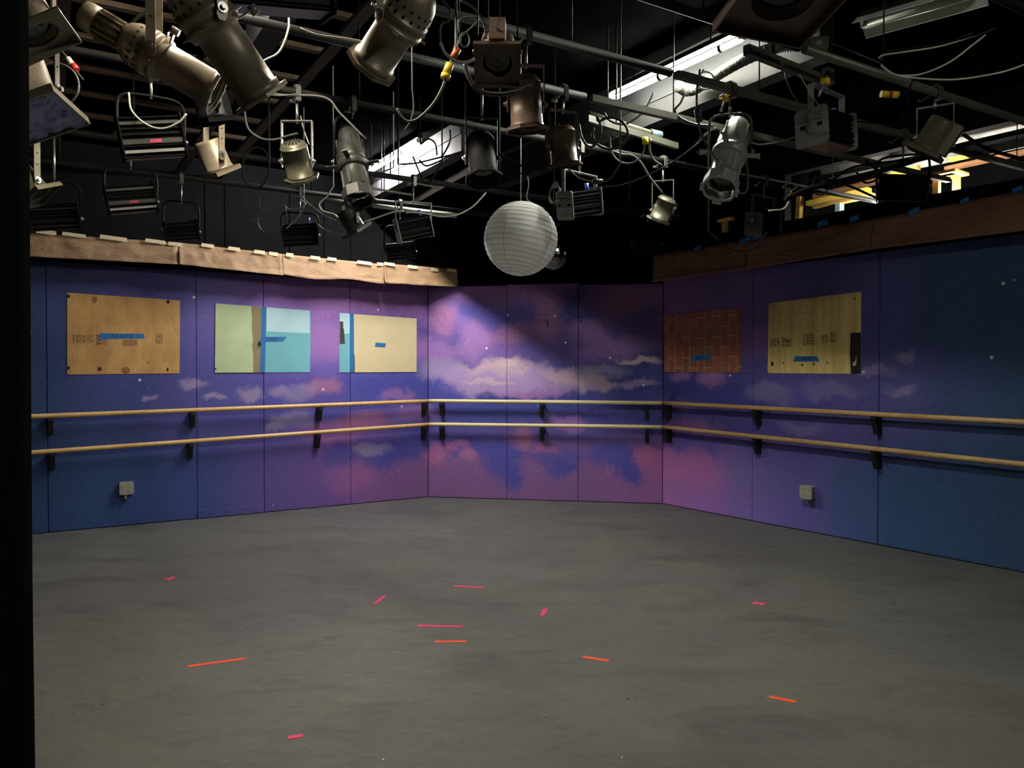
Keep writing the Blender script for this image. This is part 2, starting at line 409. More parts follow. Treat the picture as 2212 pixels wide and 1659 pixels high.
    for u, v, ru, rv, c, st in blobs:
        k, s, zz = wsz(u, v)
        _, sa, _ = wsz(u - ru, v, k=k); _, sb, _ = wsz(u + ru, v, k=k); _, _, zt = wsz(u, v - rv, k=k)
        R = abs(sb - sa) * .65 + .3
        if s + R < slo or s - R > shi: continue
        d = t.vm('LENGTH', t.vm('MULTIPLY', t.vm('SUBTRACT', W, (s, zz, 0)).outputs[0], (2 / abs(sb - sa), 1 / abs(zt - zz), 0)).outputs[0])
        col = t.mix(t.mr(t.math('ADD', d.outputs['Value'], edge), 1.35, .45, 0, st, True), col, A(c))
    # brushed haze
    col = t.mix(t.mr(n4.outputs[0], .5, .8, 0, .12), col, A((150, 130, 176)))
    col = t.mix(t.mr(n4.outputs[0], .5, .2, 0, .25), col, A((40, 40, 90)))
    # spattered stars
    for scale, thr, dens, br in ((3.4, .026, .5, 1.0), (8.5, .036, .55, .85)):
        vo = t.n('ShaderNodeTexVoronoi'); vo.inputs['Scale'].default_value = scale; t.link(uv, vo.inputs[0])
        sp = t.n('ShaderNodeSeparateColor'); t.link(vo.outputs['Color'], sp.inputs[0])
        on = t.math('GREATER_THAN', sp.outputs[0], dens)
        m = t.math('MULTIPLY', t.mr(vo.outputs['Distance'], thr, thr * .5, 0, br), on)
        col = t.mix(m, col, (.8, .76, .78))
    vo = t.n('ShaderNodeTexVoronoi'); vo.inputs['Scale'].default_value = 26; t.link(uv, vo.inputs[0])
    dots = t.mr(vo.outputs['Distance'], .17, .09, 0, .75)
    for u, v, r in ((945, 700, 40), (1000, 745, 45), (1280, 715, 40), (1100, 715, 40), (1330, 755, 40), (940, 985, 22), (860, 1015, 22), (710, 1015, 16), (1310, 1020, 30), (1380, 985, 16)):
        k, s, zz = wsz(u, v); _, _, zt = wsz(u, v - r, k=k); R = abs(zt - zz)
        if s + R * 1.3 < slo or s - R * 1.3 > shi: continue
        d = t.vm('DISTANCE', uv, (s, zz, 0)).outputs['Value']
        m = t.math('MULTIPLY', dots, t.mr(d, R * 1.2, R * .2))
        col = t.mix(m, col, (.75, .62, .66))
    for u, v in ((302, 821), (698, 841), (1097, 681), (1198, 682), (1222, 740), (1051, 752), (1318, 773), (1390, 832), (1866, 803), (2142, 772), (1860, 806), (2167, 612), (1577, 811), (817, 669), (1166, 612), (868, 878), (419, 642)):
        k, s, zz = wsz(u, v)
        if s + .05 < slo or s - .05 > shi: continue
        d = t.vm('DISTANCE', uv, (s, zz, 0)).outputs['Value']
        col = t.mix(t.mr(d, .016, .007, 0, 1), col, (.85, .8, .8))
    t.link(col, t.p.inputs['Base Color']); t.p.inputs['Roughness'].default_value = .62
    t.p.inputs['Specular IOR Level'].default_value = .3
    t.bump(n2.outputs[0], .04, .004)
    return t.m
def text_mesh(txt, size, name, m, parent, M, loc=None):
    cu = bpy.data.curves.new(name, 'FONT'); cu.body = txt; cu.size = size; cu.align_x = 'CENTER'; cu.align_y = 'CENTER'
    to = bpy.data.objects.new('tmp', cu); COL.objects.link(to)
    me = bpy.data.meshes.new_from_object(to.evaluated_get(bpy.context.evaluated_depsgraph_get()))
    bpy.data.objects.remove(to); bpy.data.curves.remove(cu)
    me.transform(M); me.name = name
    me.materials.clear(); me.materials.append(m)
    o = bpy.data.objects.new(name, me); COL.objects.link(o)
    if parent: o.parent = parent
    return o

# ------------------------------------------------------------------ structure
def Mx(xa, ya, za, t):                   # matrix from three axes and an origin
    m = Matrix((xa, ya, za)).transposed().to_4x4(); m.translation = t; return m
def wall_M(k, s, z, off=0.0):            # local x = along wall, y = up, z = out of the wall
    o, d, n = WB[k]; return Mx(d, V((0, 0, 1)), n, wp(k, s, z, off))
def obox(name, c, d, M, m, parent=None): return MB().box(c, d, M).build(name, m, parent)
def seg(name, a, b, w_, h_, m, parent=None, top=False):   # box beam from a to b
    a, b = V(a), V(b); d = (b - a); L = d.length; x = d.normalized()
    y = V((0, 0, 1)).cross(x); y = y.normalized() if y.length > 1e-4 else V((0, 1, 0)); z = x.cross(y)
    return MB().box((L / 2, 0, 0), (L, w_, h_), Mx(x, y, z, a)).build(name, m, parent)

fl = MB().box((-.5, 4.2, -.05), (13, 15, .1)).build('floor', FLOORM); tag(fl, kind='structure', label='worn dark grey painted floor with scuffs')
CEIL_Z = 3.6
_r = CRf + dR * 9.5 - nR * .2; _c = CRf - dR * 2.2 - nR * .2
ce = MB().prism([(-7, -3.3), (_r.x, -3.3), (_r.x, _r.y), (_c.x, _c.y), (-7, _c.y + .6)], CEIL_Z, CEIL_Z + .1).build('ceiling', BLACKC); tag(ce, kind='structure', label='black ceiling above the lighting pipes')

TH = .03
WNAMES = ['wall_left', 'wall_back', 'wall_right']
seams = [[-320, 102, 425, 570, 757, 925], [925, 1095, 1249, 1431], [1431, 1626, 1898, 2700]]
tops = [[2.46] * 5, [2.44, 2.452, 2.432], [2.47] * 3]
WALLS = []
for k in range(3):
    root = empty(WNAMES[k], wp(k, (0, LB / 2, LB)[k], 0)); root.rotation_euler = (0, 0, 0)
    tag(root, kind='structure', label=['left wall of flats painted as a starry sky', 'angled back wall of flats painted with a bright cloud bank', 'right wall of flats painted as a night sky'][k])
    WALLS.append(root)
    for i in range(len(seams[k]) - 1):
        sa = wsz(seams[k][i], 900, k=k)[1]; sb = wsz(seams[k][i + 1], 900, k=k)[1]
        if seams[k][i] in (925, 1431): sa = 0 if seams[k][i] == 925 else LB
        if seams[k][i + 1] in (925, 1431): sb = 0 if seams[k][i + 1] == 925 else LB
        g = .0022; zt = tops[k][i]; pr = (0, .002, -.001, .0015, 0)[i]
        me = bpy.data.meshes.new('panel'); b = .003
        S0, S1 = sa + g, sb - g
        front = [(S0 + b, .006 + b, pr), (S1 - b, .006 + b, pr), (S1 - b, zt - b, pr), (S0 + b, zt - b, pr)]
        edge = [(S0, .006, pr - b), (S1, .006, pr - b), (S1, zt, pr - b), (S0, zt, pr - b)]
        back = [(S0, .006, pr - TH), (S1, .006, pr - TH), (S1, zt, pr - TH), (S0, zt, pr - TH)]
        pts = front + edge + back
        fs = [(0, 1, 2, 3)] + [(4 + j, 4 + (j + 1) % 4, (j + 1) % 4, j) for j in range(4)] + [(8 + j, 8 + (j + 1) % 4, 4 + (j + 1) % 4, 4 + j) for j in range(4)] + [(11, 10, 9, 8)]
        me.from_pydata([tuple(wp(k, s, z, o) - root.location) for s, z, o in pts], [], fs)
        uvl = me.uv_layers.new(name='UVMap')
        for lp in me.loops: uvl.data[lp.index].uv = (pts[lp.vertex_index][0], pts[lp.vertex_index][1])
        me.materials.append(mural_mat(S0, S1))
        o = bpy.data.objects.new('panel', me); COL.objects.link(o); o.parent = root
# low kick strip on the third left flat
k_, sa, _ = wsz(427, 1110); _, sb, _ = wsz(566, 1100)
M = wall_M(0, 0, 0); kb = MB()
kb.box(((sa + sb) / 2, .045, .009), (sb - sa, .075, .014), M)
kick = kb.build('trim_1', mural_mat(sa, sb)); tag(kick, kind='structure', label='low kick strip at the foot of the left wall')
uvl = kick.data.uv_layers.new(name='UVMap')
for lp in kick.data.loops:
    vco = kick.data.vertices[lp.vertex_index].co; uvl.data[lp.index].uv = ((vco - CLf).dot(dL), vco.z)

# black masonry above and behind the flats
def far_corner():
    a, b = CLf - nL * .12, CRf - nR * .12
    den = dL.x * dR.y - dL.y * dR.x
    t = ((b.x - a.x) * dR.y - (b.y - a.y) * dR.x) / den
    return a + dL * t
FC = far_corner()
bl = MB(); La = CLf + dL * -6.5 - nL * .12
d_ = (FC - La); bl.box((d_.length / 2, 1.8, -.05), (d_.length, 3.6, .1), Mx(dL, V((0, 0, 1)), nL, La))
wu = bl.build('wall_upper_left', BLACKW); tag(wu, kind='structure', label='black wall above the left paper strip')
for u, v0, v1 in ((443, 490, 600), (486, 492, 606), (626, 500, 600), (700, 480, 600), (757, 500, 600), (870, 560, 620), (930, 560, 620)):
    _, s, _ = wsz(u, v0, -.115, 0)
    sm_ = obox('panel_joint', (0, 0, 0), (.006, .8, .006), wall_M(0, s, 3.0, -.118), BLACKC, wu)
rb = MB()
oa = wsz(1695, 470, -.12, 2)[1]
Mr = wall_M(2, 0, 0, -.12)
s_fc = (FC - (CRf - nR * .12)).dot(dR) + LB
rb.box(((s_fc + oa) / 2, 1.8, -.05), (oa - s_fc, 3.6, .1), Mr)
rb.box((oa + 3, 1.45, -.05), (6, 2.9, .1), Mr)
rb.box((oa + 3, 3.47, -.05), (6, .26, .1), Mr)
wr = rb.build('wall_upper_right', BLACKW); tag(wr, kind='structure', label='black wall with loft opening above the right paper strip')

# paper-covered soffits that stand proud of the flats
OFFS = .20
def soffit(name, k, u0, u1, z0, z1, lab):
    s0 = wsz(u0, 560, OFFS, k)[1]; s1 = wsz(u1, 560, OFFS, k)[1]
    a = min(s0, s1); b_ = max(s0, s1)
    o = MB().box(((a + b_) / 2, (z0 + z1) / 2, (OFFS - .12) / 2), (b_ - a, z1 - z0, OFFS + .1), wall_M(k, 0, 0, 0)).build(name, BLACKW)
    return tag(o, kind='structure', label=lab)
soffit('trim_2', 0, -320, 982, 2.475, 2.66, 'ledge above the left wall, wrapped in brown paper')
soffit('trim_3', 2, 1424, 2700, 2.485, 2.72, 'ledge above the right wall, wrapped in brown paper')
def paper(label, k, u0, u1, vt0, vt1, vb0, vb1, m, amp, seed, wav=0.0):
    nx, nz = 40, 8; off = OFFS + .012
    root = None; vs = []; fs = []
    for i in range(nx + 1):
        t = i / nx; u = u0 + (u1 - u0) * t
        _, s, zt = wsz(u, vt0 + (vt1 - vt0) * t, off, k); _, _, zb = wsz(u, vb0 + (vb1 - vb0) * t, off, k)
        zb += wav * math.sin(t * 9 + seed) * .012
        for j in range(nz + 1):
            r = j / nz; z = zb + (zt - zb) * r
            a = noise.noise(V((s * 3 + seed, z * 4, seed))) * amp + noise.noise(V((s * 9 + z * 9, z * 14 - s * 5, seed * 3))) * amp * .6
            o_ = off + abs(a) + (.02 + amp) * (1 - r) * .8 + (0.02 * math.exp(-min(t, 1 - t) * 30))
            if j == 0: o_ += amp * .5
            vs.append(wp(k, s, z, o_))
    n1 = nz + 1
    for i in range(nx):
        for j in range(nz): fs.append((i * n1 + j, (i + 1) * n1 + j, (i + 1) * n1 + j + 1, i * n1 + j + 1))
    loc = vs[(nx // 2) * n1]
    mb = MB(); mb.add([p - loc for p in vs], fs, None, True)
    o = mb.build('brown_paper_sheet', m, None, loc)
    sol = o.modifiers.new('thickness', 'SOLIDIFY'); sol.thickness = .0015; sol.offset = 1
    tag(o, label, 'paper', 'brown paper sheets over the ledges'); return o
def tab(par, k, u, v, wpx, hpx, m, tilt=0, name='tape_tab'):
    kk, s, z = wsz(u, v, OFFS + .03, k); wd = abs(wsz(u + wpx / 2, v, OFFS + .03, k)[1] - wsz(u - wpx / 2, v, OFFS + .03, k)[1])
    hd = abs(wsz(u, v - hpx / 2, OFFS + .03, k)[2] - wsz(u, v + hpx / 2, OFFS + .03, k)[2])
    M = Matrix.Translation(-par.location) @ wall_M(k, s, z, OFFS + .035 + .012) @ Matrix.Rotation(tilt, 4, 'Z')
    mb = MB(); w2, h2 = wd / 2, hd / 2
    mb.prism([(-w2, -h2), (w2, -h2 * .9), (w2 * .96, h2), (-w2 * .95, h2 * .9)], -.001, .001, M)
    return mb.build(name, m, par)
PL = [paper('dark end of brown paper at far left above plywood picture', 0, -120, 383, 492, 524, 546, 573, KRAFT, .03, 1.3),
      paper('creased brown paper sheet between two torn seams, left ledge', 0, 384, 607, 524, 549, 573, 597, KRAFT, .04, 5.1),
      paper('smooth brown paper sheet above the taped cream picture', 0, 608, 826, 549, 571, 597, 612, KRAFT, .022, 8.2, 1),
      paper('wrinkled last sheet of brown paper at the left ledge end', 0, 827, 984, 569, 582, 613, 621, KRAFT, .026, 11.7)]
for i, (u, v, wd, hh) in enumerate(((100, 502, 44, 9), (160, 508, 52, 8), (245, 515, 60, 9), (336, 522, 46, 8), (378, 528, 30, 8))): tab(PL[0], 0, u, v, wd, hh, CREAMT, -.07)
for u, v, wd, hh in ((448, 531, 28, 8), (505, 538, 26, 8), (560, 545, 24, 8), (590, 549, 20, 8)): tab(PL[1], 0, u, v, wd, hh, CREAMT, -.08)
for u, v, wd, hh in ((625, 551, 16, 8), (680, 557, 22, 7), (716, 560, 20, 7), (786, 568, 32, 7), (820, 571, 14, 7), (608, 578, 5, 22)): tab(PL[2], 0, u, v, wd, hh, CREAMT, -.07)
for u, v, wd, hh in ((840, 571, 24, 7), (890, 577, 22, 7), (938, 583, 16, 7), (974, 584, 20, 6)): tab(PL[3], 0, u, v, wd, hh, CREAMT, -.07)
# folded end flap of the left paper
fp = MB(); e0 = wsz(984, 582, OFFS + .01, 0)[1]
fp.prism([(0, 2.44), (.012, 2.44), (.012, 2.645), (0, 2.645)], -.24, .01, wall_M(0, e0, 0, OFFS))
fp.build('end_flap', KRAFT, PL[3]).matrix_parent_inverse = Matrix.Translation(-PL[3].location)
PR = [paper('reddish brown paper at the inner end of right ledge', 2, 1417, 1617, 551, 518, 611, 583, KRAFTR, .016, 21.),
      paper('middle sheet of brown paper above the plywood picture', 2, 1618, 1888, 518, 473, 583, 540, KRAFTR, .014, 25.),
      paper('long flat brown paper sheet at far right edge', 2, 1889, 2520, 473, 352, 540, 462, KRAFTR, .014, 29.)]
for u, v, wd, hh, q in ((1510, 536, 14, 10, 0), (1612, 519, 26, 9, 0)): tab(PR[0], 2, u, v, wd, hh, BLUET, .16)
for u, v, wd, hh, q in ((1640, 512, 24, 8, 1), (1779, 483, 22, 12, 1), (1848, 472, 20, 12, 1), (1884, 535, 14, 10, 1)): tab(PR[1], 2, u, v, wd, hh, BLUET, .1)
for u, v, wd, hh, q in ((1977, 457, 26, 12, 2), (2086, 434, 20, 10, 2), (2200, 410, 24, 12, 2)): tab(PR[2], 2, u, v, wd, hh, BLUET, .3)

# ceiling battens, boards and hanging pipes
def pq(p, q, z): return V((PD.x * p + QN.x * q, PD.y * p + QN.y * q, z))
for p_, q0, q1, zb in ((3.64, 2.75, 6.3, 3.2), (3.02, 5.8, 8.14, 3.33), (.95, 1.2, 4.35, 3.2)):   # deep beams just right of each tube
    a_, b_ = pq(p_ + .06, q0, (zb + CEIL_Z) / 2), pq(p_ + .06, q1, (zb + CEIL_Z) / 2)
    seg('ceiling_beam', a_, b_, .12, CEIL_Z - zb, BEAM if p_ > 3.5 else BEAM2, ce)
    seg('beam_lip', pq(p_ - .006, q0, 3.47 if p_ > 3.5 else 3.535), pq(p_ - .006, q1, 3.47 if p_ > 3.5 else 3.535), .01, .25 if p_ > 3.5 else .12, BLACKP, ce)
for i in range(9):
    q = 2.61 + i * .53
    seg('lath', pq(-3.6, q, 3.46), pq(1.5, q, 3.46), .05, .03, LATH, ce)
for p in (-2.9, -1.9, -.9, .1, 1.14, 1.5):
    seg('cross_lath', pq(p, 2.2, 3.42), pq(p, 8.4, 3.42), .07, .03, LATHD, ce)
seg('white_batten', at_z(838, 468, 3.3), at_z(1016, 365, 3.3), .07, .02, WHITEP, ce)
seg('white_batten', at_z(1070, 336, 3.3), at_z(1190, 288, 3.3), .07, .02, BEAM, ce)  # same batten farther along, its dimmer light put into a darker colour
PIPE_Z = 2.95
ROWS = [(1.62, -2, 7, PIPE, 'black pipe overhead nearest the camera'), (2.34, -2.5, 2.95, PIPE, 'black pipe carrying the top centre spotlights'), (2.34, 2.99, 7, PIPEG, 'round grey pipe running out to the upper right'),
        (2.87, -2.5, 2.66, PIPE, 'black pipe carrying the tan spotlight at upper left'), (2.87, 2.7, 6.6, STRUT, 'square steel strut that carries the silver spotlight'),
        (3.36, -2.8, 2.5, PIPE, 'black pipe carrying the brown can lights'), (3.36, 2.54, 6, STRUT, 'square steel strut passing under the right-hand fluorescent tube'),
        (4.1, -3.2, 6.2, PIPE, 'black pipe carrying the olive can light'), (5.5, -4.2, 5.2, PIPE, 'black pipe over the left wall brown paper lights'), (6.36, -4.4, 4.6, PIPE, 'far black pipe nearest the painted back wall')]
for q, p0, p1, m, lab in ROWS:
    a, b = pq(p0, q, PIPE_Z), pq(p1, q, PIPE_Z)
    if m is STRUT:
        o = seg('steel_strut', a, b, .036, .036, m)
    else:
        o = MB().cyl(a, b, .021, n=14).build('lighting_pipe', m)
    tag(o, lab, 'pipe')
    for p in (p0 + .6, (p0 + p1) / 2, p1 - .6):             # hanger rods up to the ceiling
        MB().cyl(pq(p, q, PIPE_Z), pq(p, q, CEIL_Z), .004, n=6).build('hanger_rod', BLACKP, o)
# extra short pipes seen beside the tubes
for nm, a, b, z, r, m, lab in (('lighting_pipe', (805, 443), (985, 466), 2.95, .024, WHITEP, 'short pale pipe beside the clamp below the left fluorescent tube'),
                               ('lighting_pipe', (640, 415), (745, 433), 2.98, .02, STRUT, 'bright short pipe passing behind the charcoal spotlight'),
                               ('steel_strut', (795, 374), (948, 405), 3.0, .014, STRUT, 'thin steel strut across the left fluorescent fixture'),
                               ('steel_strut', (803, 407), (890, 421), 3.0, .014, STRUT, 'second thin strut below the left fluorescent fixture'),
                               ('steel_strut', (806, 432), (866, 442), 3.0, .014, STRUT, 'third thin strut just above the short pale pipe'),
                               ('lighting_pipe', (1270, 246), (1404, 288), 3.02, .02, PIPEG, 'short coupled pipe under the right fluorescent tube'),
                               ('steel_strut', (1268, 256), (1462, 316), 2.95, .03, STRUT, 'light steel strut beside the short coupled pipe'),
                               ('steel_strut', (1612, 107), (1790, 178), 2.95, .034, STRUT, 'steel strut ending in the yellow-tipped clamp at right')):
    A, B = at_z(*a, z), at_z(*b, z)
    o = MB().cyl(A, B, r, n=12).build(nm, m) if nm == 'lighting_pipe' else seg(nm, A, B, r, r * 1.3, m)
    tag(o, lab, 'pipe')
    if 'coupled pipe under' in lab: SHORTP = o
    MB().cyl(A.lerp(B, .3), V((*A.lerp(B, .3).xy, CEIL_Z)), .005, n=6).build('hanger_rod', BLACKM, o)
for u, v in ((1404, 288),):                                  # blue-grey coupling on the short pipe
    P = at_z(u, v, 3.02); MB().cyl(P, P + PD * .09, .028, n=12).build('coupling', mat('teal_coupling', (88, 112, 112), .5), SHORTP)

# ------------------------------------------------------------------ fluorescent fixtures
LIT1 = emat('lit_tube_cool', (1.0, 1.0, .88), E1)
LIT2 = emat('lit_tube_white', (1.0, .96, .93), E2)
LIT0 = emat('lit_tube_warm', (1.0, .90, .74), E0)
LITB = emat('lit_tube_neutral', (1.0, .98, .9), EB)
UNLIT = mat('unlit_tube', (214, 220, 200), .35, 0, .03, 6, 0)
def fixture(label, P0, P1, tm, hood=None, group='fluorescent ceiling fixtures', straps=(), up=1):
    P0, P1 = V(P0), V(P1); mid = (P0 + P1) / 2
    d = (P1 - P0).normalized(); L = (P1 - P0).length; sd = V((0, 0, 1)).cross(d)
    root = empty('fluorescent_fixture', mid); tag(root, label, 'light fixture', group)
    M = Mx(d, sd, V((0, 0, 1)), P0 - mid)
    MB().box((L / 2, 0, .055 * up), (L + .04, .05, .03), M).build('channel', BLACKP, root)
    MB().cyl((0, 0, 0), (L, 0, 0), .0165, n=10, M=M).build('tube', tm, root)
    for x in (-.008, L + .008): MB().prism(rrect(.05, .045, .01), -.008, .008, M @ Mx(V((0, 1, 0)), V((0, 0, 1)), V((1, 0, 0)), V((x, 0, .015)))).build('lamp_holder', WHITEP, root)
    for x in straps: MB().ring(*poly_ring(.022, .017, 0, 16), -.012, .012, M @ Mx(V((0, 1, 0)), V((0, 0, 1)), V((1, 0, 0)), V((x * L, 0, 0)))).build('strap', BLACKM, root)
    if up > 0:
        for x in (.2, .8): MB().cyl((x * L, 0, .07), (x * L, 0, CEIL_Z - mid.z), .005, n=6, M=M).build('hanger_rod', BLACKM, root)
    else:
        MB().box((L / 2, 0, -.1), (.12, .06, .07), M).build('foot', BLACKP, root)
    if hood:
        h = MB(); hw, hh = hood
        h.prism([(-hw, -hh), (-hw + .004, -hh), (-.03, .034), (.03, .034), (hw - .004, -hh), (hw, -hh), (.034, .04), (-.034, .04)], -.03, L + .03, M @ Mx(V((0, 1, 0)), V((0, 0, 1)), V((1, 0, 0)), V((0, 0, 0))))
        h.build('reflector', WHITEP, root)
    return root
TZ = 3.37
fixture('lit fluorescent tube slanting across the ceiling right of centre', at_z(1322, 214, TZ), at_z(1600, 85, TZ), LIT1, straps=(.42, .87))
fixture('lit fluorescent tube over the left wall, glaring behind dark cables', at_z(792, 375, 3.5), at_z(905, 308, 3.5), LIT2, straps=(.72,))
fixture('lit fixture hidden above the big brown spotlights at upper left', pq(.72, 3.75, TZ), pq(.72, 2.55, TZ), LIT0)
uf = fixture('unlit fluorescent fixture with white reflector at top right', at_z(1868, 56, 3.3), at_z(2110, -12, 3.3), UNLIT, (.12, .02))
fixture('lit fluorescent fixture overhead behind the viewpoint', pq(2.0, -1.0, TZ), pq(2.0, .2, TZ), LITB)

def set_uv(o, fn):
    uvl = o.data.uv_layers.new(name='UVMap')
    for lp in o.data.loops: uvl.data[lp.index].uv = fn(o.data.vertices[lp.vertex_index].co)
def wpoly(name, k, px, o0, o1, m, parent=None, base=None):
    pts = [wsz(u, v, o1, k)[1:] for u, v in px]; n = len(pts)
    if base is None: base = wp(k, sum(p[0] for p in pts) / n, min(p[1] for p in pts), 0)
    vs = [wp(k, s, z, o0) - base for s, z in pts] + [wp(k, s, z, o1) - base for s, z in pts]
    area = sum(pts[i][0] * pts[(i + 1) % n][1] - pts[(i + 1) % n][0] * pts[i][1] for i in range(n))
    fs = [tuple(reversed(range(n))), tuple(range(n, 2 * n))] + [(i, (i + 1) % n, n + (i + 1) % n, n + i) for i in range(n)]
    if area < 0: fs = [tuple(reversed(f)) for f in fs]
    o = MB().add(vs, fs).build(name, m, parent, base if parent is None else None)
    uvl = o.data.uv_layers.new(name='UVMap'); allp = pts + pts
    for lp in o.data.loops: uvl.data[lp.index].uv = allp[lp.vertex_index]
    return o, base
def wpoly_later(*a): return wpoly(*a)[0]
# ------------------------------------------------------------------ loft behind the opening at right
def board(name, lab, a, b, off, hm, dm, m, cat='board', group=None):
    _, s0, z0 = wsz(*a, off, 2); _, s1, z1 = wsz(*b, off, 2)
    A, B = wp(2, s0, z0, off), wp(2, s1, z1, off)
    o = seg(name, A, B, dm, hm, m); tag(o, lab, cat, group); return o
def lstruct(name, a, b, off, hm, dm, m):
    o = board(name, 'pale lining of the loft seen through the opening at right', a, b, off, hm, dm, m); del o['category']; o['kind'] = 'structure'; return o
lp = MB(); lM = wall_M(2, 0, 0, -.22)
lp.box((oa + 2.6, 2.7, -1.2), (6.6, .04, 2.4), lM); lp.box((oa + 2.6, 3.5, -2.4), (6.6, 1.7, .04), lM); lp.box((oa + 2.6, 4.35, -1.2), (6.6, .04, 2.4), lM); lp.box((oa - .6, 3.5, -1.2), (.04, 1.7, 2.4), lM); lp.box((oa + 2.6, 3.98, -.03), (6.6, .76, .04), lM)
tag(lp.build('wall_loft', BLACKW), kind='structure', label='dark loft space behind the opening at right')
lstruct('trim_4', (1690, 374), (2330, 224), -1.55, .10, .03, PLYB)
tag(wpoly_later('trim_5', 2, [(1690, 384), (2340, 236), (2340, 292), (1690, 422)], -1.62, -1.6, SILV), kind='structure', label='silver lined sheet at the back of the loft')
lstruct('trim_6', (1700, 398), (2330, 268), -1.4, .03, .06, BLACKP)
board('brown_board', 'brown plank lying along the loft below the silver lining', (1740, 430), (1920, 385), -1.5, .05, .09, PLYB)
board('yellow_board', 'bright yellow board lying in the loft', (1745, 440), (1878, 410), -1.2, .045, .09, PLYY)
board('pine_board', 'pale pine stud lying on the loft below the yellow board', (1760, 447), (1886, 421), -.9, .04, .09, PLYW)
board('yellow_board', 'short yellow board behind the dark cables in the loft', (1905, 385), (1985, 362), -1.3, .04, .06, PLYY)
board('pine_board', 'long pine plank at the far right of the loft', (2045, 365), (2260, 318), -1.4, .03, .1, PLYB)
board('yellow_board', 'short yellow offcut right of the aimed-down lantern in loft', (2052, 346), (2090, 337), -1.3, .03, .06, PLYY)
for (a, b, lab, m, wd) in (((1728, 425), (1722, 470), 'upright pine stud at the left end of the loft', PLYW, .06), ((1814, 432), (1812, 458), 'pale blue upright board standing in the loft', PALEBL, .08)):
    P, Q = wsz(*a, -.9, 2), wsz(*b, -.9, 2)
    o = seg('upright_board', wp(2, P[1], P[2], -.9), wp(2, Q[1] , 2.72, -.9), wd, .05, m); tag(o, lab, 'board')
# small wooden stand in the loft
k_, s, z = wsz(2045, 378, -.8, 2)
st = empty('wooden_stand', wp(2, s, 2.72, -.8)); tag(st, 'small square topped wooden stand in the loft', 'stand')
Ms = Matrix.Translation(-st.location) @ wall_M(2, s, 0, -.8)
MB().ring([(.13 * x, .13 * y) for x, y in ((-1, -1), (1, -1), (1, 1), (-1, 1))], [(.085 * x, .085 * y) for x, y in ((-1, -1), (1, -1), (1, 1), (-1, 1))], z - .012, z + .012, Ms @ Matrix.Rotation(-math.pi / 2, 4, 'X')).build('top_frame', PLYW, st)
MB().box((-.06, (z + 2.72) / 2, .05), (.05, z - 2.72 - .02, .05), Ms).build('leg', PLYW, st)
MB().box((.06, (z + 2.72) / 2, -.05), (.05, z - 2.72 - .02, .05), Ms).build('leg', PLYW, st)
# T shaped bracket of raw wood on the black wall left of the opening
k_, s, z = wsz(1572, 476, -.1, 2)
tb = empty('wooden_bracket', wp(2, s, z, -.1)); tag(tb, 'raw wood T bracket on the black wall above right paper', 'bracket')
Mt = Matrix.Translation(-tb.location) @ wall_M(2, s, z, -.07)
MB().box((0, .0, 0), (.17, .03, .06), Mt).build('crosspiece', PLYW, tb); MB().box((-.01, -.07, 0), (.05, .11, .04), Mt).build('post', PLYW, tb)
# unseen tube added to light the loft, down behind the ledge
A = wp(2, oa + .4, 2.86, -.75); fixture('unseen tube added behind the ledge to light the loft', A, A + dR * 1.2, emat('lit_tube_loft', (1, .95, .86), 230), up=-1)


# ------------------------------------------------------------------ left edge drape
dr = MB(); n = 60; vs = []; fs = []
for i in range(n + 1):
    t = i / n; x = -.745 + .15 * t if False else -1.25 + .62 * t
    y = 1.0 + .035 * math.sin(t * 38) + .01 * math.sin(t * 91)
    for j, z in enumerate((-.0, 1.2, 2.4, 3.3)):
        vs.append((x - (.004 if j == 1 else 0) + (.012 * noise.noise(V((t * 3, z, 0)))) * (1 if i < n else .2), y, z))
for i in range(n):
    for j in range(3): fs.append((i * 4 + j, (i + 1) * 4 + j, (i + 1) * 4 + j + 1, i * 4 + j + 1))
o = dr.add(vs, fs, None, True).build('black_drape', VELV); o.modifiers.new('t', 'SOLIDIFY').thickness = .006
tag(o, 'black drape edge hanging down the left side of the view', 'curtain')

# ------------------------------------------------------------------ things on the walls
def wtext(txt, k, u, v, hpx, m, parent, base, off, rot=0, name='lettering', sx=1.0):
    _, s, z = wsz(u, v, off, k); _, _, z2 = wsz(u, v - hpx, off, k)
    M = Matrix.Translation(-base) @ wall_M(k, s, z, off) @ Matrix.Rotation(rot, 4, 'Z') @ Matrix.Diagonal((sx, 1, 1, 1))
    return text_mesh(txt, (z2 - z) * 1.35, name, m, parent, M)
def smudge(k, u, v, n, parent, base, off):        # one column of an unreadable ink stamp: a few short dashes
    for i in range(n):
        y = v - n * 1.55 + i * 3.1; w2 = .5 + .5 * ((i * 7 + int(u)) % 3) / 2
        wpoly('stamp', k, [(u - w2, y), (u + w2, y), (u + w2, y + 1.5 + (i + int(u)) % 2), (u - w2, y + 1.5 + (i + int(u)) % 2)], off - .001, off, STAMP, parent, base)
def spots(k, lst, m, parent, base, off, name):
    for u, v, ru, rv in lst:
        wpoly(name, k, [(u + ru * math.cos(a * math.pi / 5), v + rv * math.sin(a * math.pi / 5)) for a in range(10)], off - .001, off, m, parent, base)
STAMPL = mat('pale_stamp_ink', (150, 116, 70), .8, 0, .3, 60, 0)
KNOT = mat('dark_wood_knot', (146, 104, 60), .8, 0, .4, 50, .1)
HOLE = mat('screw_hole', (38, 26, 20), .9, 0, .1, 10, 0)
PG = 'unpainted rectangles left in the sky mural'
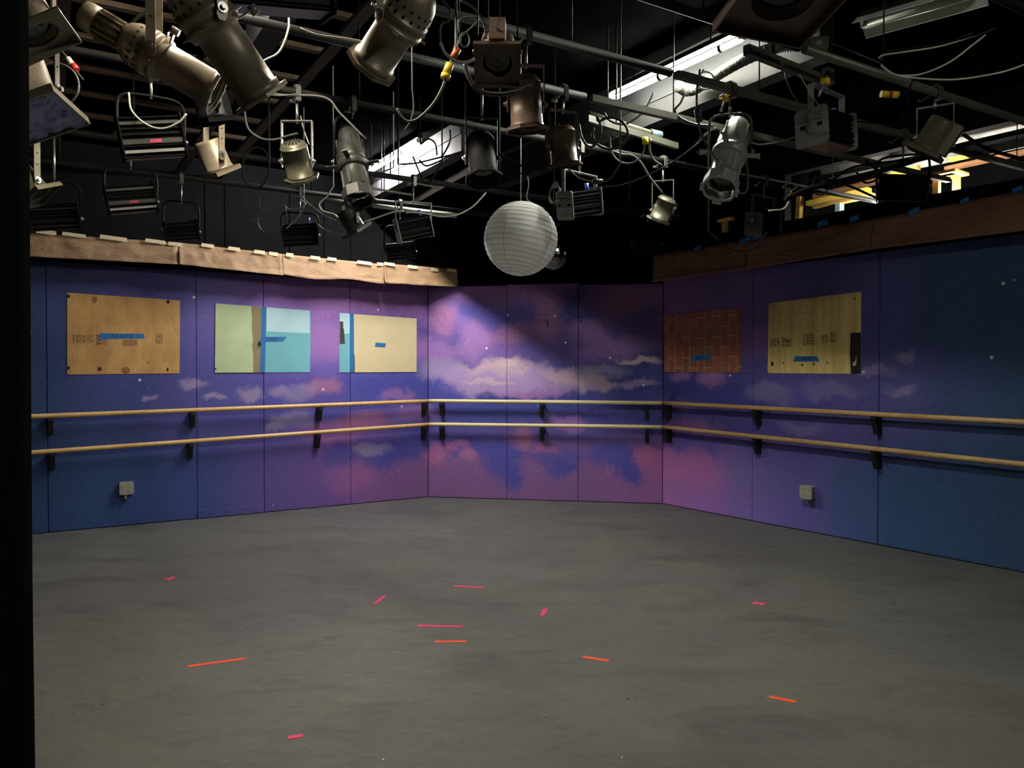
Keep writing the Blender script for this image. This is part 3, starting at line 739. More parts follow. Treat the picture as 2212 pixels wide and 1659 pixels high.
# 1 weathered plywood
o, b = wpoly('plywood_panel', 0, [(145, 632), (389, 649), (388, 806.5), (145, 809)], -.005, .006, PLY1); tag(o, 'weathered orange plywood rectangle at far left of mural, blue tape', 'panel', PG)
tp, _ = wpoly('tape_strip', 0, [(213, 725), (219, 720), (310, 721), (313, 731), (216, 733)], .0055, .0075, BLUET, o, b); tp['label'] = 'blue tape lettered FRAME'
wtext('F R A M E', 0, 264, 726.5, 7, INK, o, b, .0082)
spots(0, [(148, 640, 3.5, 4), (363, 652, 3.5, 4), (148, 795, 3, 4), (362, 798, 2, 4), (215, 797, 3, 4), (320, 783, 1, 2.5)], HOLE, o, b, .0072, 'screw_hole')
spots(0, [(204, 647, 6, 8), (271, 800, 10, 8), (215, 797, 6, 5.5)], KNOT, o, b, .0066, 'knot')
for u in (158, 161, 166, 169, 173, 177, 181, 184, 190, 194, 199): smudge(0, u, 733, 6, o, b, .007)
wtext('APA', 0, 211, 734, 10, STAMP, o, b, .0072, -math.pi / 2, 'stamp')
for u in (218, 222, 226, 230): smudge(0, u, 739, 4, o, b, .007)
wpoly('stamp', 0, [(265, 734), (296, 734), (296, 747), (265, 747)], .006, .0068, STAMPL, o, b)
wtext('18-24', 0, 343.5, 731, 6.5, STAMP, o, b, .0072, -math.pi / 2, 'stamp')
for pts in ([(337, 720), (338, 720), (338, 741), (337, 741)], [(349, 720), (350, 720), (350, 741), (349, 741)], [(337, 740), (350, 740), (350, 741), (337, 741)]): wpoly('stamp', 0, pts, .006, .0069, STAMP, o, b)
# 2 pale green and teal
o, b = wpoly('painted_panel', 0, [(465.5, 655), (669, 670.5), (671, 673), (670, 804), (464, 805.5), (464, 800), (469, 796.5), (464, 795)], -.005, .006, AQUA_B); tag(o, 'rectangle half pale green, half teal sea, split by blue tape', 'panel', PG)
wpoly('pale_sky_patch', 0, [(576, 664), (669, 671), (669, 720), (576, 716)], .0055, .0066, AQUA_T, o, b)
wpoly('taupe_patch', 0, [(540, 661), (567, 663), (566, 804.6), (545, 804.8)], .0055, .0068, TAUPE, o, b)
gp = [(465.5, 655.6)] + [(543 + 3 * noise.noise(V((i * .9, 2, 0))) + i * .45, 661.5 + i * 14.3) for i in range(11)] + [(464.5, 805), (464.5, 800), (469, 796.5), (464.5, 795)]
wpoly('green_patch', 0, gp, .006, .0074, GREENPT, o, b)
tp, _ = wpoly('tape_strip', 0, [(566, 662), (575.5, 663), (572.5, 804.5), (562, 804.6)], .0065, .008, BLUET, o, b); tp['label'] = 'vertical strip of blue tape'
tp, _ = wpoly('tape_strip', 0, [(573, 727.5), (620, 727.5), (611, 737), (573, 737.5)], .0065, .009, BLUET, o, b); tp['label'] = 'blue tape lettered FRAME, partly covered'
wtext('RAME', 0, 588, 732.5, 6.5, INK, o, b, .0095)
_, s, z = wsz(562, 738, .01, 0)
MB().prism([(-.012, 0), (.03, .055), (.045, .05), (.012, -.03)], .0, .022, Matrix.Translation(-b) @ wall_M(0, s, z, .008)).build('curled_tape_end', BLUET, o)
# 3 cream
o, b = wpoly('painted_panel', 0, [(733.5, 676), (900, 688), (899.8, 788), (898.8, 790.5), (899.8, 793), (900, 803.5), (733, 804.5)], -.005, .006, CREAM); tag(o, 'cream rectangle with teal left edge and a blue tape square', 'panel', PG)
wpoly('teal_strip', 0, [(733.5, 719), (756, 718), (756, 804.3), (733, 804.5)], .0055, .0068, AQUA_B, o, b)
wpoly('pale_sky_strip', 0, [(733.5, 676), (756, 677.6), (756, 720), (733.5, 722)], .0055, .0072, AQUA_T, o, b)
wpoly('charcoal_brush_mark', 0, [(734, 694), (742, 695), (741, 700), (742, 703), (741, 707), (743, 712), (744.5, 730), (745, 743), (734, 743)], .006, .008, CHAR, o, b)
tp, _ = wpoly('tape_strip', 0, [(755.5, 677.4), (764.5, 678), (765, 804), (755.5, 804.3)], .0065, .008, BLUET, o, b); tp['label'] = 'vertical strip of blue tape'
wpoly('charcoal_brush_mark', 0, [(764, 763), (766.5, 770), (766.5, 803.8), (764.5, 803.8)], .006, .0078, CHAR, o, b)
tp, _ = wpoly('tape_square', 0, [(811.5, 740), (834, 741.5), (832, 750), (810, 749)], .006, .008, BLUET, o, b); tp['label'] = 'small blue tape rectangle'
# 4 painted bricks: upright running bond, each brick a raised piece
o, b = wpoly('brick_panel', 2, [(1434, 682), (1601, 664), (1600.5, 804.6), (1435, 804)], -.005, .006, MORTAR); tag(o, 'dark red brick rectangle with upright courses right of back wall', 'panel', PG)
cols = [1434.5, 1443, 1458.5, 1474, 1489.5, 1505.5, 1522, 1538.5, 1556, 1574, 1592.5, 1600.5]
def topv(u): return 682 - (u - 1434) * 18 / 167
def botv(u): return 804 + (u - 1434) * .6 / 166
jo = [[712, 754, 796], [691, 732.5, 774.5], [711.5, 753, 795.5], [689, 731, 774], [709, 752, 795], [686.5, 730, 775], [706.5, 750, 794], [683.5, 728, 772], [704.5, 749, 793.5], [681, 725.5, 770], [702, 747.5, 793]]
random.seed(3)
for c in range(11):
    ua, ub = cols[c] + (.0 if c == 0 else .6), cols[c + 1] - (.0 if c == 10 else .6)
    edges = [None] + jo[c] + [None]
    for i in range(4):
        t0, t1 = edges[i], edges[i + 1]
        tl, tr = (topv(ua) + .3, topv(ub) + .3) if t0 is None else (t0 + .7, t0 + .1)
        bl_, br = (botv(ua) - .2, botv(ub) - .2) if t1 is None else (t1 - .5, t1 - 1.1)
        wpoly('brick', 2, [(ua, tl), (ub, tr), (ub, br), (ua, bl_)], .004, .0085 + random.uniform(0, .0015), BRICKS[random.randrange(3)], o, b)
tp, _ = wpoly('tape_strip', 2, [(1494, 768), (1532, 766), (1536, 771), (1532, 777), (1493, 779)], .0095, .0115, BLUET, o, b); tp['label'] = 'blue tape lettered FRAME'
wtext('FRAME', 2, 1514, 772.5, 5.5, INK, o, b, .012)
# 5 yellow plywood
o, b = wpoly('plywood_panel', 2, [(1660.5, 655), (1857, 630), (1860, 632), (1860, 807.5), (1661, 806), (1658, 802)], -.005, .006, PLY2); tag(o, 'yellow grained plywood rectangle with black strip at right wall', 'panel', PG)
wpoly('black_brush_strip', 2, [(1837, 719), (1859.6, 718.5), (1859.8, 807.3), (1838, 807.2), (1836, 770)], .0055, .0072, BLACKBRUSH, o, b)
wpoly('paint_loop', 2, [(1848.5, 771), (1850, 771), (1849.5, 788), (1845, 791), (1841, 788), (1843, 783), (1848, 780)], .007, .0082, CREAM, o, b)
tp, _ = wpoly('tape_strip', 2, [(1717, 769.5), (1765, 769.5), (1770, 781), (1714, 781)], .0055, .0075, BLUET, o, b); tp['label'] = 'blue tape lettered FRAME'
wtext('FRAME', 2, 1741, 775.3, 6, INK, o, b, .0082)
spots(2, [(1668, 786, 2.5, 5), (1692, 784, 1.2, 2), (1733, 788.5, 2, 2.5), (1787, 783.5, 1.2, 3), (1746, 644.5, 1, 1.5), (1846, 645, 2.4, 1.6), (1667, 657, .8, .8)], HOLE, o, b, .0072, 'screw_hole')
spots(2, [(1758, 786, 3, 4)], KNOT, o, b, .0066, 'knot')
for u in (1665, 1668, 1672, 1675, 1679, 1682, 1698, 1701, 1704, 1708): smudge(2, u, 740, 6, o, b, .0072)
wtext('APA', 2, 1691, 739, 9, STAMP, o, b, .0074, -math.pi / 2, 'stamp')
for u in (1735, 1738, 1742, 1745, 1749, 1753, 1757): smudge(2, u, 734, 8, o, b, .0072)
for u in (1775, 1779, 1783, 1787): smudge(2, u, 733, 6, o, b, .0072)
wtext('18-24', 2, 1799, 727, 7, STAMP, o, b, .0074, -math.pi / 2, 'stamp')
for pts in ([(1794, 716), (1795, 716), (1795, 738), (1794, 738)], [(1804.5, 715), (1805.5, 715), (1805.5, 738), (1804.5, 738)], [(1794, 737), (1805.5, 737), (1805.5, 738), (1794, 738)]): wpoly('stamp', 2, pts, .006, .0069, STAMP, o, b)

# ------------------------------------------------------------------ barres
RO = .085; RR = .0215
def barre(label, k, a, b_, brs, ml):
    _, s0, z0 = wsz(*a, RO, k); _, s1, z1 = wsz(*b_, RO, k)
    A, B = wp(k, s0, z0, RO), wp(k, s1, z1, RO); mid = (A + B) / 2
    root = empty('barre', mid); tag(root, label, 'barre', 'wooden ballet barres on the three walls')
    N = 24; d = (B - A); mb = MB()
    mb.tube([A + d * (i / N) - mid for i in range(N + 1)], RR, 12)
    rod = mb.build('rod', ml, root); dn = d.normalized()
    set_uv(rod, lambda co: (co.dot(dn), co.z * 1.0))
    for u in brs:
        v = a[1] + (b_[1] - a[1]) * (u - a[0]) / (b_[0] - a[0])
        _, s, z = wsz(u, v, RO, k)
        M = Matrix.Translation(-mid) @ wall_M(k, s, z - RR, 0) @ Matrix.Rotation(-math.pi / 2, 4, 'Y')   # local x -> out of wall
        br = MB().prism([(.001, .004), (RO + .02, .004), (RO + .02, -.022), (.05, -.15), (.001, -.15)], -.021, .021, M).build('bracket', BRACK, root)
    return root
barre('upper barre along the left wall under the pictures', 0, (18, 901.8), (927.5, 866.3), (109, 417, 692, 920), RAILM)
barre('lower barre along the left wall above the outlet', 0, (18, 981.5), (927.5, 916.8), (113, 412, 688, 919), RAILM)
barre('upper pale barre across the angled back wall', 1, (927, 866), (1436, 870.5), (953, 1170, 1398), RAILL)
barre('lower pale barre across the angled back wall', 1, (927, 916.5), (1437, 922.5), (953, 1170, 1398), RAILL)
barre('upper barre along the right wall', 2, (1434, 870.5), (2420, 923.5), (1437, 1630, 1888, 2260), RAILM)
barre('lower barre along the right wall above the metal outlet', 2, (1435, 922.5), (2420, 1025), (1437, 1630, 1888, 2260), RAILM)
# scrap of blue tape by the middle bracket
o, b = wpoly('tape_scrap', 1, [(1159, 874), (1166, 873), (1166, 882), (1159, 882)], .0, .004, BLUET); tag(o, 'scrap of blue tape behind the middle back wall bracket', 'tape')

# ------------------------------------------------------------------ outlet boxes
def outlet(label, k, u, v, deep):
    _, s, z = wsz(u, v, deep, k); P = wp(k, s, z, 0)
    root = empty('outlet_box', P); tag(root, label, 'outlet', 'surface mounted quad outlets')
    M = Matrix.Translation(-P) @ wall_M(k, s, z, 0); W = .118
    MB().prism(rrect(W - .006, W - .006, .006), .001, deep - .006, M).build('back_box', GALV, root)
    MB().prism(rrect(W + .004, W + .004, .01), deep - .006, deep, M).build('cover_plate', GALV, root)
    for x in (-.026, .026):
        for y in (-.024, .024):
            so = MB().prism(rrect(.036, .034, .012), deep, deep + .003, M @ Matrix.Translation((x, y, 0))).build('socket', OUTLET, root)
            for sx in (-.007, .007): MB().box((x + sx, y + .003, deep + .0032), (.003, .01, .001), M).build('slot', DARKIN, so)
            MB().cyl((x, y - .01, deep + .003), (x, y - .01, deep + .0037), .0028, n=8, M=M).build('slot', DARKIN, so)
    for x in (-.05, .05):
        for y in (-.05, .05): MB().cyl((x, y, deep), (x, y, deep + .003), .004, n=8, M=M).build('screw', ZINC, root)
    for y in (-.03, 0, .03): MB().cyl((W / 2 - .003, y, deep * .5), (W / 2 - .001, y, deep * .5), .009, n=10, M=M).build('knockout', DARKIN, root)
    MB().cyl((-.008, -W / 2, deep * .5), (-.008, -W / 2 - .05, deep * .5), .014, n=14, M=M).build('conduit_stub', GALV, root)
    MB().cyl((-.008, -W / 2, deep * .5), (-.008, -W / 2 - .016, deep * .5), .019, n=6, M=M).build('lock_nut', GALV, root)
outlet('metal quad outlet box on the blue left wall', 0, 273.5, 1054.5, .05)
outlet('metal quad outlet box with dark knockouts on the right wall', 2, 1740, 1063.5, .075)

# ------------------------------------------------------------------ tape marks on the floor
def strip(a, b_, wd, m, parent=None, base=None, name='tape_mark', z=.0012):
    A, B = at_z(*a, 0), at_z(*b_, 0); c = (A + B) / 2; d = (B - A).normalized(); L = (B - A).length
    base_ = base if base is not None else c
    mb = MB(); y = V((-d.y, d.x, 0)); h = wd / 2
    pts = [(-L / 2, -h), (L / 2 - .004, -h * .9), (L / 2, h), (-L / 2 + .003, h * .95)]
    mb.prism(pts, .0, z, Matrix.Translation(c - base_) @ Mx(d, y, V((0, 0, 1)), V((0, 0, .0004))))
    return mb.build(name, m, parent, c if base is None else None)
for a, b_, m, lab in (((980, 1266), (1047, 1270), PINKT, 'pink tape line nearest the back wall'), ((809, 1305), (832, 1287), PINKT, 'short slanting pink tape left of centre'),
                      ((1170, 1330), (1180, 1315), PINKT, 'short upright pink tape right of centre'), ((901, 1351.5), (1001, 1354), PINKT, 'long pink tape line just above an orange one'),
                      ((938, 1386), (1008, 1386), ORANGET, 'orange tape line at the centre of the floor'), ((404, 1440), (530, 1423), ORANGET, 'longest orange tape line at the left of the floor'),
                      ((1258, 1419), (1316, 1428), ORANGET, 'short orange tape line right of centre'), ((1661, 1505), (1720, 1517), ORANGET, 'orange tape line at the right front of floor'),
                      ((622, 1594), (655, 1589), PINKT, 'pink tape dash nearest the camera')):
    tag(strip(a, b_, .029, m), lab, 'tape', 'spike tape marks on the floor')
for (c, s1, s2, lab) in (((368, 1250), ((354, 1250.3), (383, 1248.8)), ((362, 1254.5), (375, 1246)), 'pink tape cross at the left of the floor'),
                         ((1638, 1304), ((1623, 1304.3), (1654, 1303)), ((1630, 1300), (1649, 1308.5)), 'pink tape cross at the right of the floor')):
    base = at_z(*c, 0); r = empty('tape_cross', base); tag(r, lab, 'tape', 'spike tape marks on the floor')
    strip(*s1, .024, PINKT, r, base, 'tape_strip', .001); strip(*s2, .024, PINKT, r, base, 'tape_strip', .0016)

# ------------------------------------------------------------------ stage lights
UP = V((0, 0, 1))
def frames(aim, side=None):
    a = V(aim).normalized()
    r = V(side) if side else a.cross(UP)
    r.z = 0 if side is None else r.z
    r = (r - a * r.dot(a)).normalized()
    rh = V((r.x, r.y, 0)).normalized()
    return Mx(r, a.cross(r), a, V((0, 0, 0))), Mx(rh, UP.cross(rh), UP, V((0, 0, 0)))
def yoke(root, Y, hw, hy, m, topz, wd=.03, round_=False, clampm=None, lean=0.0, knob=True):
    clampm = clampm or CLAMPM
    hy = min(hy, topz - .075)
    if round_:
        pts = [(-hw, 0, 0)] + [(-hw, 0, hy * .75), (-hw * .8, 0, hy * .95), (-hw * .4, 0, hy), (hw * .4, 0, hy), (hw * .8, 0, hy * .95), (hw, 0, hy * .75), (hw, 0, 0)]
        MB().tube(smooth_path(pts, 4), .007, 8, Y).build('yoke', m, root)
    else:
        y = MB(); t = .005
        for s in (-1, 1):
            y.prism([(-wd / 2, hy), (-wd / 2, -.02), (-wd * .3, -.034), (wd * .3, -.034), (wd / 2, -.02), (wd / 2, hy)], s * hw - t / 2, s * hw + t / 2, Y @ Mx(V((0, 1, 0)), V((0, 0, 1)), V((1, 0, 0)), V((0, 0, 0))))
        y.box((0, 0, hy), (2 * hw + t, wd, t), Y)
        yo = y.build('yoke', m, root)
        for s in (-1, 1):
            for zz in (hy * .35, hy * .6): MB().cyl((s * (hw + .0024), 0, zz), (s * (hw + .0034), 0, zz), .004, n=8, M=Y).build('hole', DARKIN, yo)
    if knob:
        for s in (-1, 1):
            k = MB(); k.cyl((s * hw, 0, 0), (s * (hw + .008), 0, 0), .015, n=16, M=Y); k.cyl((s * (hw + .008), 0, 0), (s * (hw + .018), 0, 0), .008, n=6, M=Y)
            k.build('pivot_bolt', ZINC, root)
    # C-clamp round the pipe
    c = MB()
    c.cyl((0, 0, hy - .012), (0, 0, max(hy + .02, topz - .05)), .007, n=10, M=Y)
    cb = c.build('clamp_stem', ZINC, root)
    R = .03; prof = []
    pts = [(-.0, -R - .022), (-R - .006, -R - .022), (-R - .006, R * .6), (-R * .5, R + .008), (R * .5, R + .008), (R + .006, R * .4), (R + .006, R * .0), (R - .004, 0), (R * .2, R * .78), (-R * .3, R * .78), (-R + .004, R * .3), (-R + .004, -R - .01), (0, -R - .01)]
    yawp = Mx(V((QN.x, QN.y, 0)), UP, V((QN.y, -QN.x, 0)), V((0, 0, topz)))
    MB().prism(pts, -.013, .013, yawp).build('clamp', clampm, root)
    b = MB(); b.cyl((R - .006, -R * .2, 0), (R + .05, -R * .75, 0), .006, n=8, M=yawp); b.box((R + .05, -R * .75, 0), (.012, .012, .034), yawp)
    b.build('clamp_bolt', ZINC, root)
def start(name, label, px, q, cat='stage light', group=None):
    P = row(px[0], px[1], q); root = empty(name, P); tag(root, label, cat, group)
    return root, PIPE_Z - P.z
def gel_frame(root, M, z, R, rin, m, sides=8, rot=math.pi / 8, t=.016, clip=True):
    g = MB(); o_, i_ = poly_ring(R, rin, sides, 32, rot); g.ring(o_, i_, z, z + .004, M)
    o2 = poly_ring(R, 1, sides, 32, rot)[0]; i2 = [(x * .94, y * .94) for x, y in o2]; g.ring(o2, i2, z, z + t, M)
    return g.build('gel_frame', m, root)
def ellipsoidal(name, label, px, q, aim, s=1.0, m=TAN, ym=None, side=None, hy=.26, long=1.0, group=None, lev=-.8):
    root, tz = start(name, label, px, q, group=group); M, Y = frames(aim, side); M = M @ Matrix.Diagonal((s, s, s, 1))
    MB().lathe([(.0, -.15), (.055, -.148), (.075, -.13), (.092, -.1), (.1, -.06), (.102, -.03), (.104, -.03), (.104, -.012), (.101, -.012), (.101, .014), (.105, .014), (.105, .03), (.1, .03), (.094, .05)], 32, M).build('reflector_housing', m, root)
    f = MB().lathe([(0, -.285), (.03, -.285), (.046, -.275), (.046, -.14), (0, -.14)], 20, M)
    for i in range(14):
        a = 2 * math.pi * i / 14
        f.box((.054, 0, -.2), (.022, .0045, .11), M @ Matrix.Rotation(a, 4, 'Z'))
    f.build('finned_heat_sink', m, root)
    MB().lathe([(0, -.33), (.035, -.33), (.058, -.318), (.063, -.3), (.063, -.262), (.058, -.256), (0, -.256)], 24, M).build('lamp_cap', m, root)
    tl = .30 * long
    MB().lathe([(.094, .03), (.084, .055), (.082, .06), (.082, tl - .03), (.088, tl - .03), (.088, tl), (.08, tl), (.08, .06), (0, .06)], 32, M).build('lens_tube', m, root)
    gel_frame(root, M, tl - .004, .105, .076, m, 8)
    MB().lathe([(0, tl - .035), (.05, tl - .022), (.078, tl - .035), (.078, tl - .045), (0, tl - .045)], 24, M).build('lens', GLASS, root)
    v_ = MB()
    for ring_, zz in ((0, -.075), (1, -.045), (2, -.02)):
        for i in range(18):
            a = 2 * math.pi * (i + .5 * ring_) / 18; v_.box((.0995 if ring_ else .0955, 0, zz), (.006, .009, .012), M @ Matrix.Rotation(a, 4, 'Z'))
    v_.build('vent_slots', DARKIN, root)
    Mk = M @ Matrix.Rotation(lev, 4, 'Z'); kb = MB(); kb.box((.125, 0, .05), (.06, .03, .006), Mk); kb.cyl((.155, 0, .035), (.155, 0, .07), .016, n=14, M=Mk); kb.build('focus_lever', m, root)
    for a in (.6, 2.2, 3.7, 5.3): MB().box((.108, 0, .022), (.035, .026, .003), M @ Matrix.Rotation(a, 4, 'Z')).build('shutter_handle', m, root)
    yoke(root, Y, .112 * s, hy, ym or m, tz)
    return root
def source_four(name, label, px, q, aim, s=1.0, m=STEELG, ym=BLACKM, side=None, hy=.24, group=None):
    root, tz = start(name, label, px, q, group=group); M, Y = frames(aim, side); M = M @ Matrix.Diagonal((s, s, s, 1))
    b = MB().lathe([(.05, -.25), (.062, -.235), (.072, -.17), (.088, -.08), (.09, -.03), (.09, 0)], 28, M)
    for i in range(8): b.box((.083, 0, -.1), (.014, .006, .17), M @ Matrix.Rotation(2 * math.pi * i / 8, 4, 'Z'))
    b.build('lamp_housing', m, root)
    MB().lathe([(0, -.3), (.03, -.3), (.05, -.285), (.056, -.26), (.056, -.24), (0, -.24)], 24, M).build('burner_cap', BLACKM, root)
    MB().lathe([(.09, .0), (.1, .002), (.102, .03), (.097, .035), (.097, .05), (.085, .055), (0, .055)], 28, M).build('shutter_gate', m, root)
    br = MB().lathe([(.08, .05), (.077, .06), (.075, .2), (.08, .2), (.08, .215), (.0, .215)], 28, M)
    for i in range(6): br.box((.079, 0, .13), (.012, .02, .13), M @ Matrix.Rotation(2 * math.pi * i / 6, 4, 'Z'))
    br.build('lens_barrel', m, root)
    g = MB(); o_, i_ = poly_ring(.097, .074, 8, 32, 0); o2, i2 = poly_ring(.085, .074, 8, 32, 0)
    vs = []; n = 32
    g.ring(o_, [(x * 1.16, y * 1.16) for x, y in i_], .285, .29, M); oo = poly_ring(.092, 1, 8, 32, 0)[0]; g.ring(oo, [(x * .95, y * .95) for x, y in oo], .215, .287, M)
    for i in range(4): g.box((.1, 0, .296), (.012, .05, .012), M @ Matrix.Rotation(math.pi / 2 * i, 4, 'Z'))
    g.build('gel_holder', m, root)
    MB().lathe([(0, .225), (.05, .232), (.074, .222), (.074, .218), (0, .218)], 24, M).build('lens', GLASS, root)
    for a in (.2, 1.9, 3.2, 4.6):
        h = MB(); h.box((.125, 0, .02), (.07, .03, .003), M @ Matrix.Rotation(a, 4, 'Z')); h.box((.163, 0, .022), (.012, .036, .007), M @ Matrix.Rotation(a, 4, 'Z')); h.build('shutter_handle', m, root)
    for sx in (-1, 1): MB().box((sx * .095, 0, -.02), (.012, .035, .09), M).build('yoke_bracket', BLACKM, root)
    yoke(root, Y, .115 * s, hy, ym, tz, round_=True)
    return root
def par_can(name, label, px, q, aim, s=1.0, m=OLIVE, ym=None, side=None, hy=.2, group=None, L=.2, box=None, plate='oct', holes=True):
    root, tz = start(name, label, px, q, group=group); M, Y = frames(aim, side); M = M @ Matrix.Diagonal((s, s, s, 1))
    R = .088
    MB().lathe([(.0, -L * .62), (.045, -L * .615), (.07, -L * .58), (.083, -L * .52), (R, -L * .46), (R + .002, -L * .46), (R + .002, -L * .43), (R, -L * .43), (R, L * .42), (R + .004, L * .42), (R + .004, L * .5), (R - .006, L * .5), (R - .006, L * .3), (0, L * .3)], 32, M).build('can', m, root)
    if holes:
        h = MB()
        for rr, nn in ((.018, 6), (.036, 10), (.052, 14)):
            for i in range(nn):
                a = 2 * math.pi * i / nn; h.cyl((rr * math.cos(a), rr * math.sin(a), -L * .645), (rr * math.cos(a), rr * math.sin(a), -L * .60), .0048, n=6, M=M)
        h.build('vent_holes', DARKIN, root)
    MB().lathe([(0, L * .36), (.05, L * .4), (R - .007, L * .36), (R - .007, L * .34), (0, L * .34)], 24, M).build('lens', GLASS, root)
    if plate == 'oct': gel_frame(root, M, L * .5, .112, .084, m, 8)
    elif plate == 'sq': gel_frame(root, M, L * .5, .105, .084, m, 4, math.pi / 4)
    if box is not None:
        Mb = M @ Matrix.Rotation(box, 4, 'Z')
        bx = MB(); bx.prism([(.07, -.038), (.122, -.034), (.122, .034), (.07, .038)], -L * .44, L * .46, Mb); bx_ = bx.build('lamp_carriage', m, root)
        MB().box((.1225, 0, -.01), (.002, .008, .07), Mb).build('focus_slot', DARKIN, bx_)
        w_ = MB(); w_.cyl((.122, 0, .012), (.136, 0, .012), .006, n=8, M=Mb); w_.box((.135, 0, .012), (.005, .026, .008), Mb); w_.build('wing_nut', ZINC, bx_)
    yoke(root, Y, (R + .012) * s, hy, ym or m, tz)
    for sx in (-1, 1): MB().cyl((sx * (R - .002), 0, 0), (sx * (R + .01), 0, 0), .013, n=10, M=M).build('trunnion', m, root)
    return root
def fresnel(name, label, px, q, aim, s=1.0, m=BRONZE, ym=None, side=None, hy=.22, group=None, doors=0, box=None, deep=.2, frame=.115, gelm=None):
    root, tz = start(name, label, px, q, group=group); M, Y = frames(aim, side); M = M @ Matrix.Diagonal((s, s, s, 1))
    R = .086; f0 = deep * .5
    MB().lathe([(0, -f0), (R * .9, -f0), (R, -f0 + .012), (R, f0 - .02), (R + .004, f0 - .02), (R + .004, f0), (R - .008, f0), (R - .008, f0 * .3), (0, f0 * .3)], 32, M).build('housing', m, root)
    b = MB(); b.prism(rrect(2 * frame, 2 * frame, .012), f0 - .03, f0 - .026, M)
    b2 = MB(); o_, i_ = poly_ring(frame, R - .012, 4, 32, math.pi / 4); b2.ring(o_, i_, f0, f0 + .004, M)
    o2 = poly_ring(frame, 1, 4, 32, math.pi / 4)[0]; i2 = [(x * .95, y * .95) for x, y in o2]; b2.ring(o2, i2, f0 - .002, f0 + .028, M)
    b2.build('colour_frame', m, root)
    if gelm:
        g = MB(); n = 14; vs = []; fs = []
        for i in range(n + 1):
            for j in range(n + 1):
                x, y = (i / n - .5) * 1.86 * frame, (j / n - .5) * 1.86 * frame
                vs.append((x, y, f0 + .02 + .016 * noise.noise(V((x * 18, y * 60, 1))) + .01 * noise.noise(V((x * 60, y * 140, 4)))))
        for i in range(n):
            for j in range(n): fs.append((i * (n + 1) + j, (i + 1) * (n + 1) + j, (i + 1) * (n + 1) + j + 1, i * (n + 1) + j + 1))
        g.add(vs, fs, M, False).build('crumpled_gel', gelm, root)
    MB().lathe([(R - .012, f0 * .62), (.06, f0 * .78), (.055, f0 * .7), (.04, f0 * .86), (.035, f0 * .78), (.0, f0 * .95)], 28, M).build('lens', GLASS, root)
    if box is not None:
        Mb = M @ Matrix.Rotation(box, 4, 'Z')
        bx_ = MB().prism([(.05, -.045), (.125, -.04), (.125, .04), (.05, .045)], -f0 * 1.02, f0 * .9, Mb).build('lamp_carriage', m, root)
        MB().box((.1255, 0, -.01), (.002, .009, .08), Mb).build('focus_slot', DARKIN, bx_)
        w_ = MB(); w_.cyl((.125, 0, .015), (.14, 0, .015), .006, n=8, M=Mb); w_.box((.139, 0, .015), (.005, .028, .009), Mb); w_.build('wing_nut', ZINC, bx_)
    for i in range(doors):
        a = math.pi / 2 * i if doors == 4 else math.pi * i
        op = math.radians(28)
        Md = M @ Matrix.Rotation(a, 4, 'Z') @ Matrix.Translation((frame, 0, f0 + .028)) @ Matrix.Rotation(op, 4, 'Y')
        MB().prism([(0, -frame * .95), (0, frame * .95), (.0001, frame * .95), (.0001, -frame * .95)], 0, .001, Md) if False else None
        MB().add([(0, -frame * .95, 0), (0, frame * .95, 0), (0, frame * .8, .15), (0, -frame * .8, .15), (.002, -frame * .95, 0), (.002, frame * .95, 0), (.002, frame * .8, .15), (.002, -frame * .8, .15)],
                 [(0, 1, 2, 3), (7, 6, 5, 4), (0, 4, 5, 1), (1, 5, 6, 2), (2, 6, 7, 3), (3, 7, 4, 0)], Md).build('barn_door', m, root)
    yoke(root, Y, (R + .016) * s, hy, ym or m, tz)
    return root
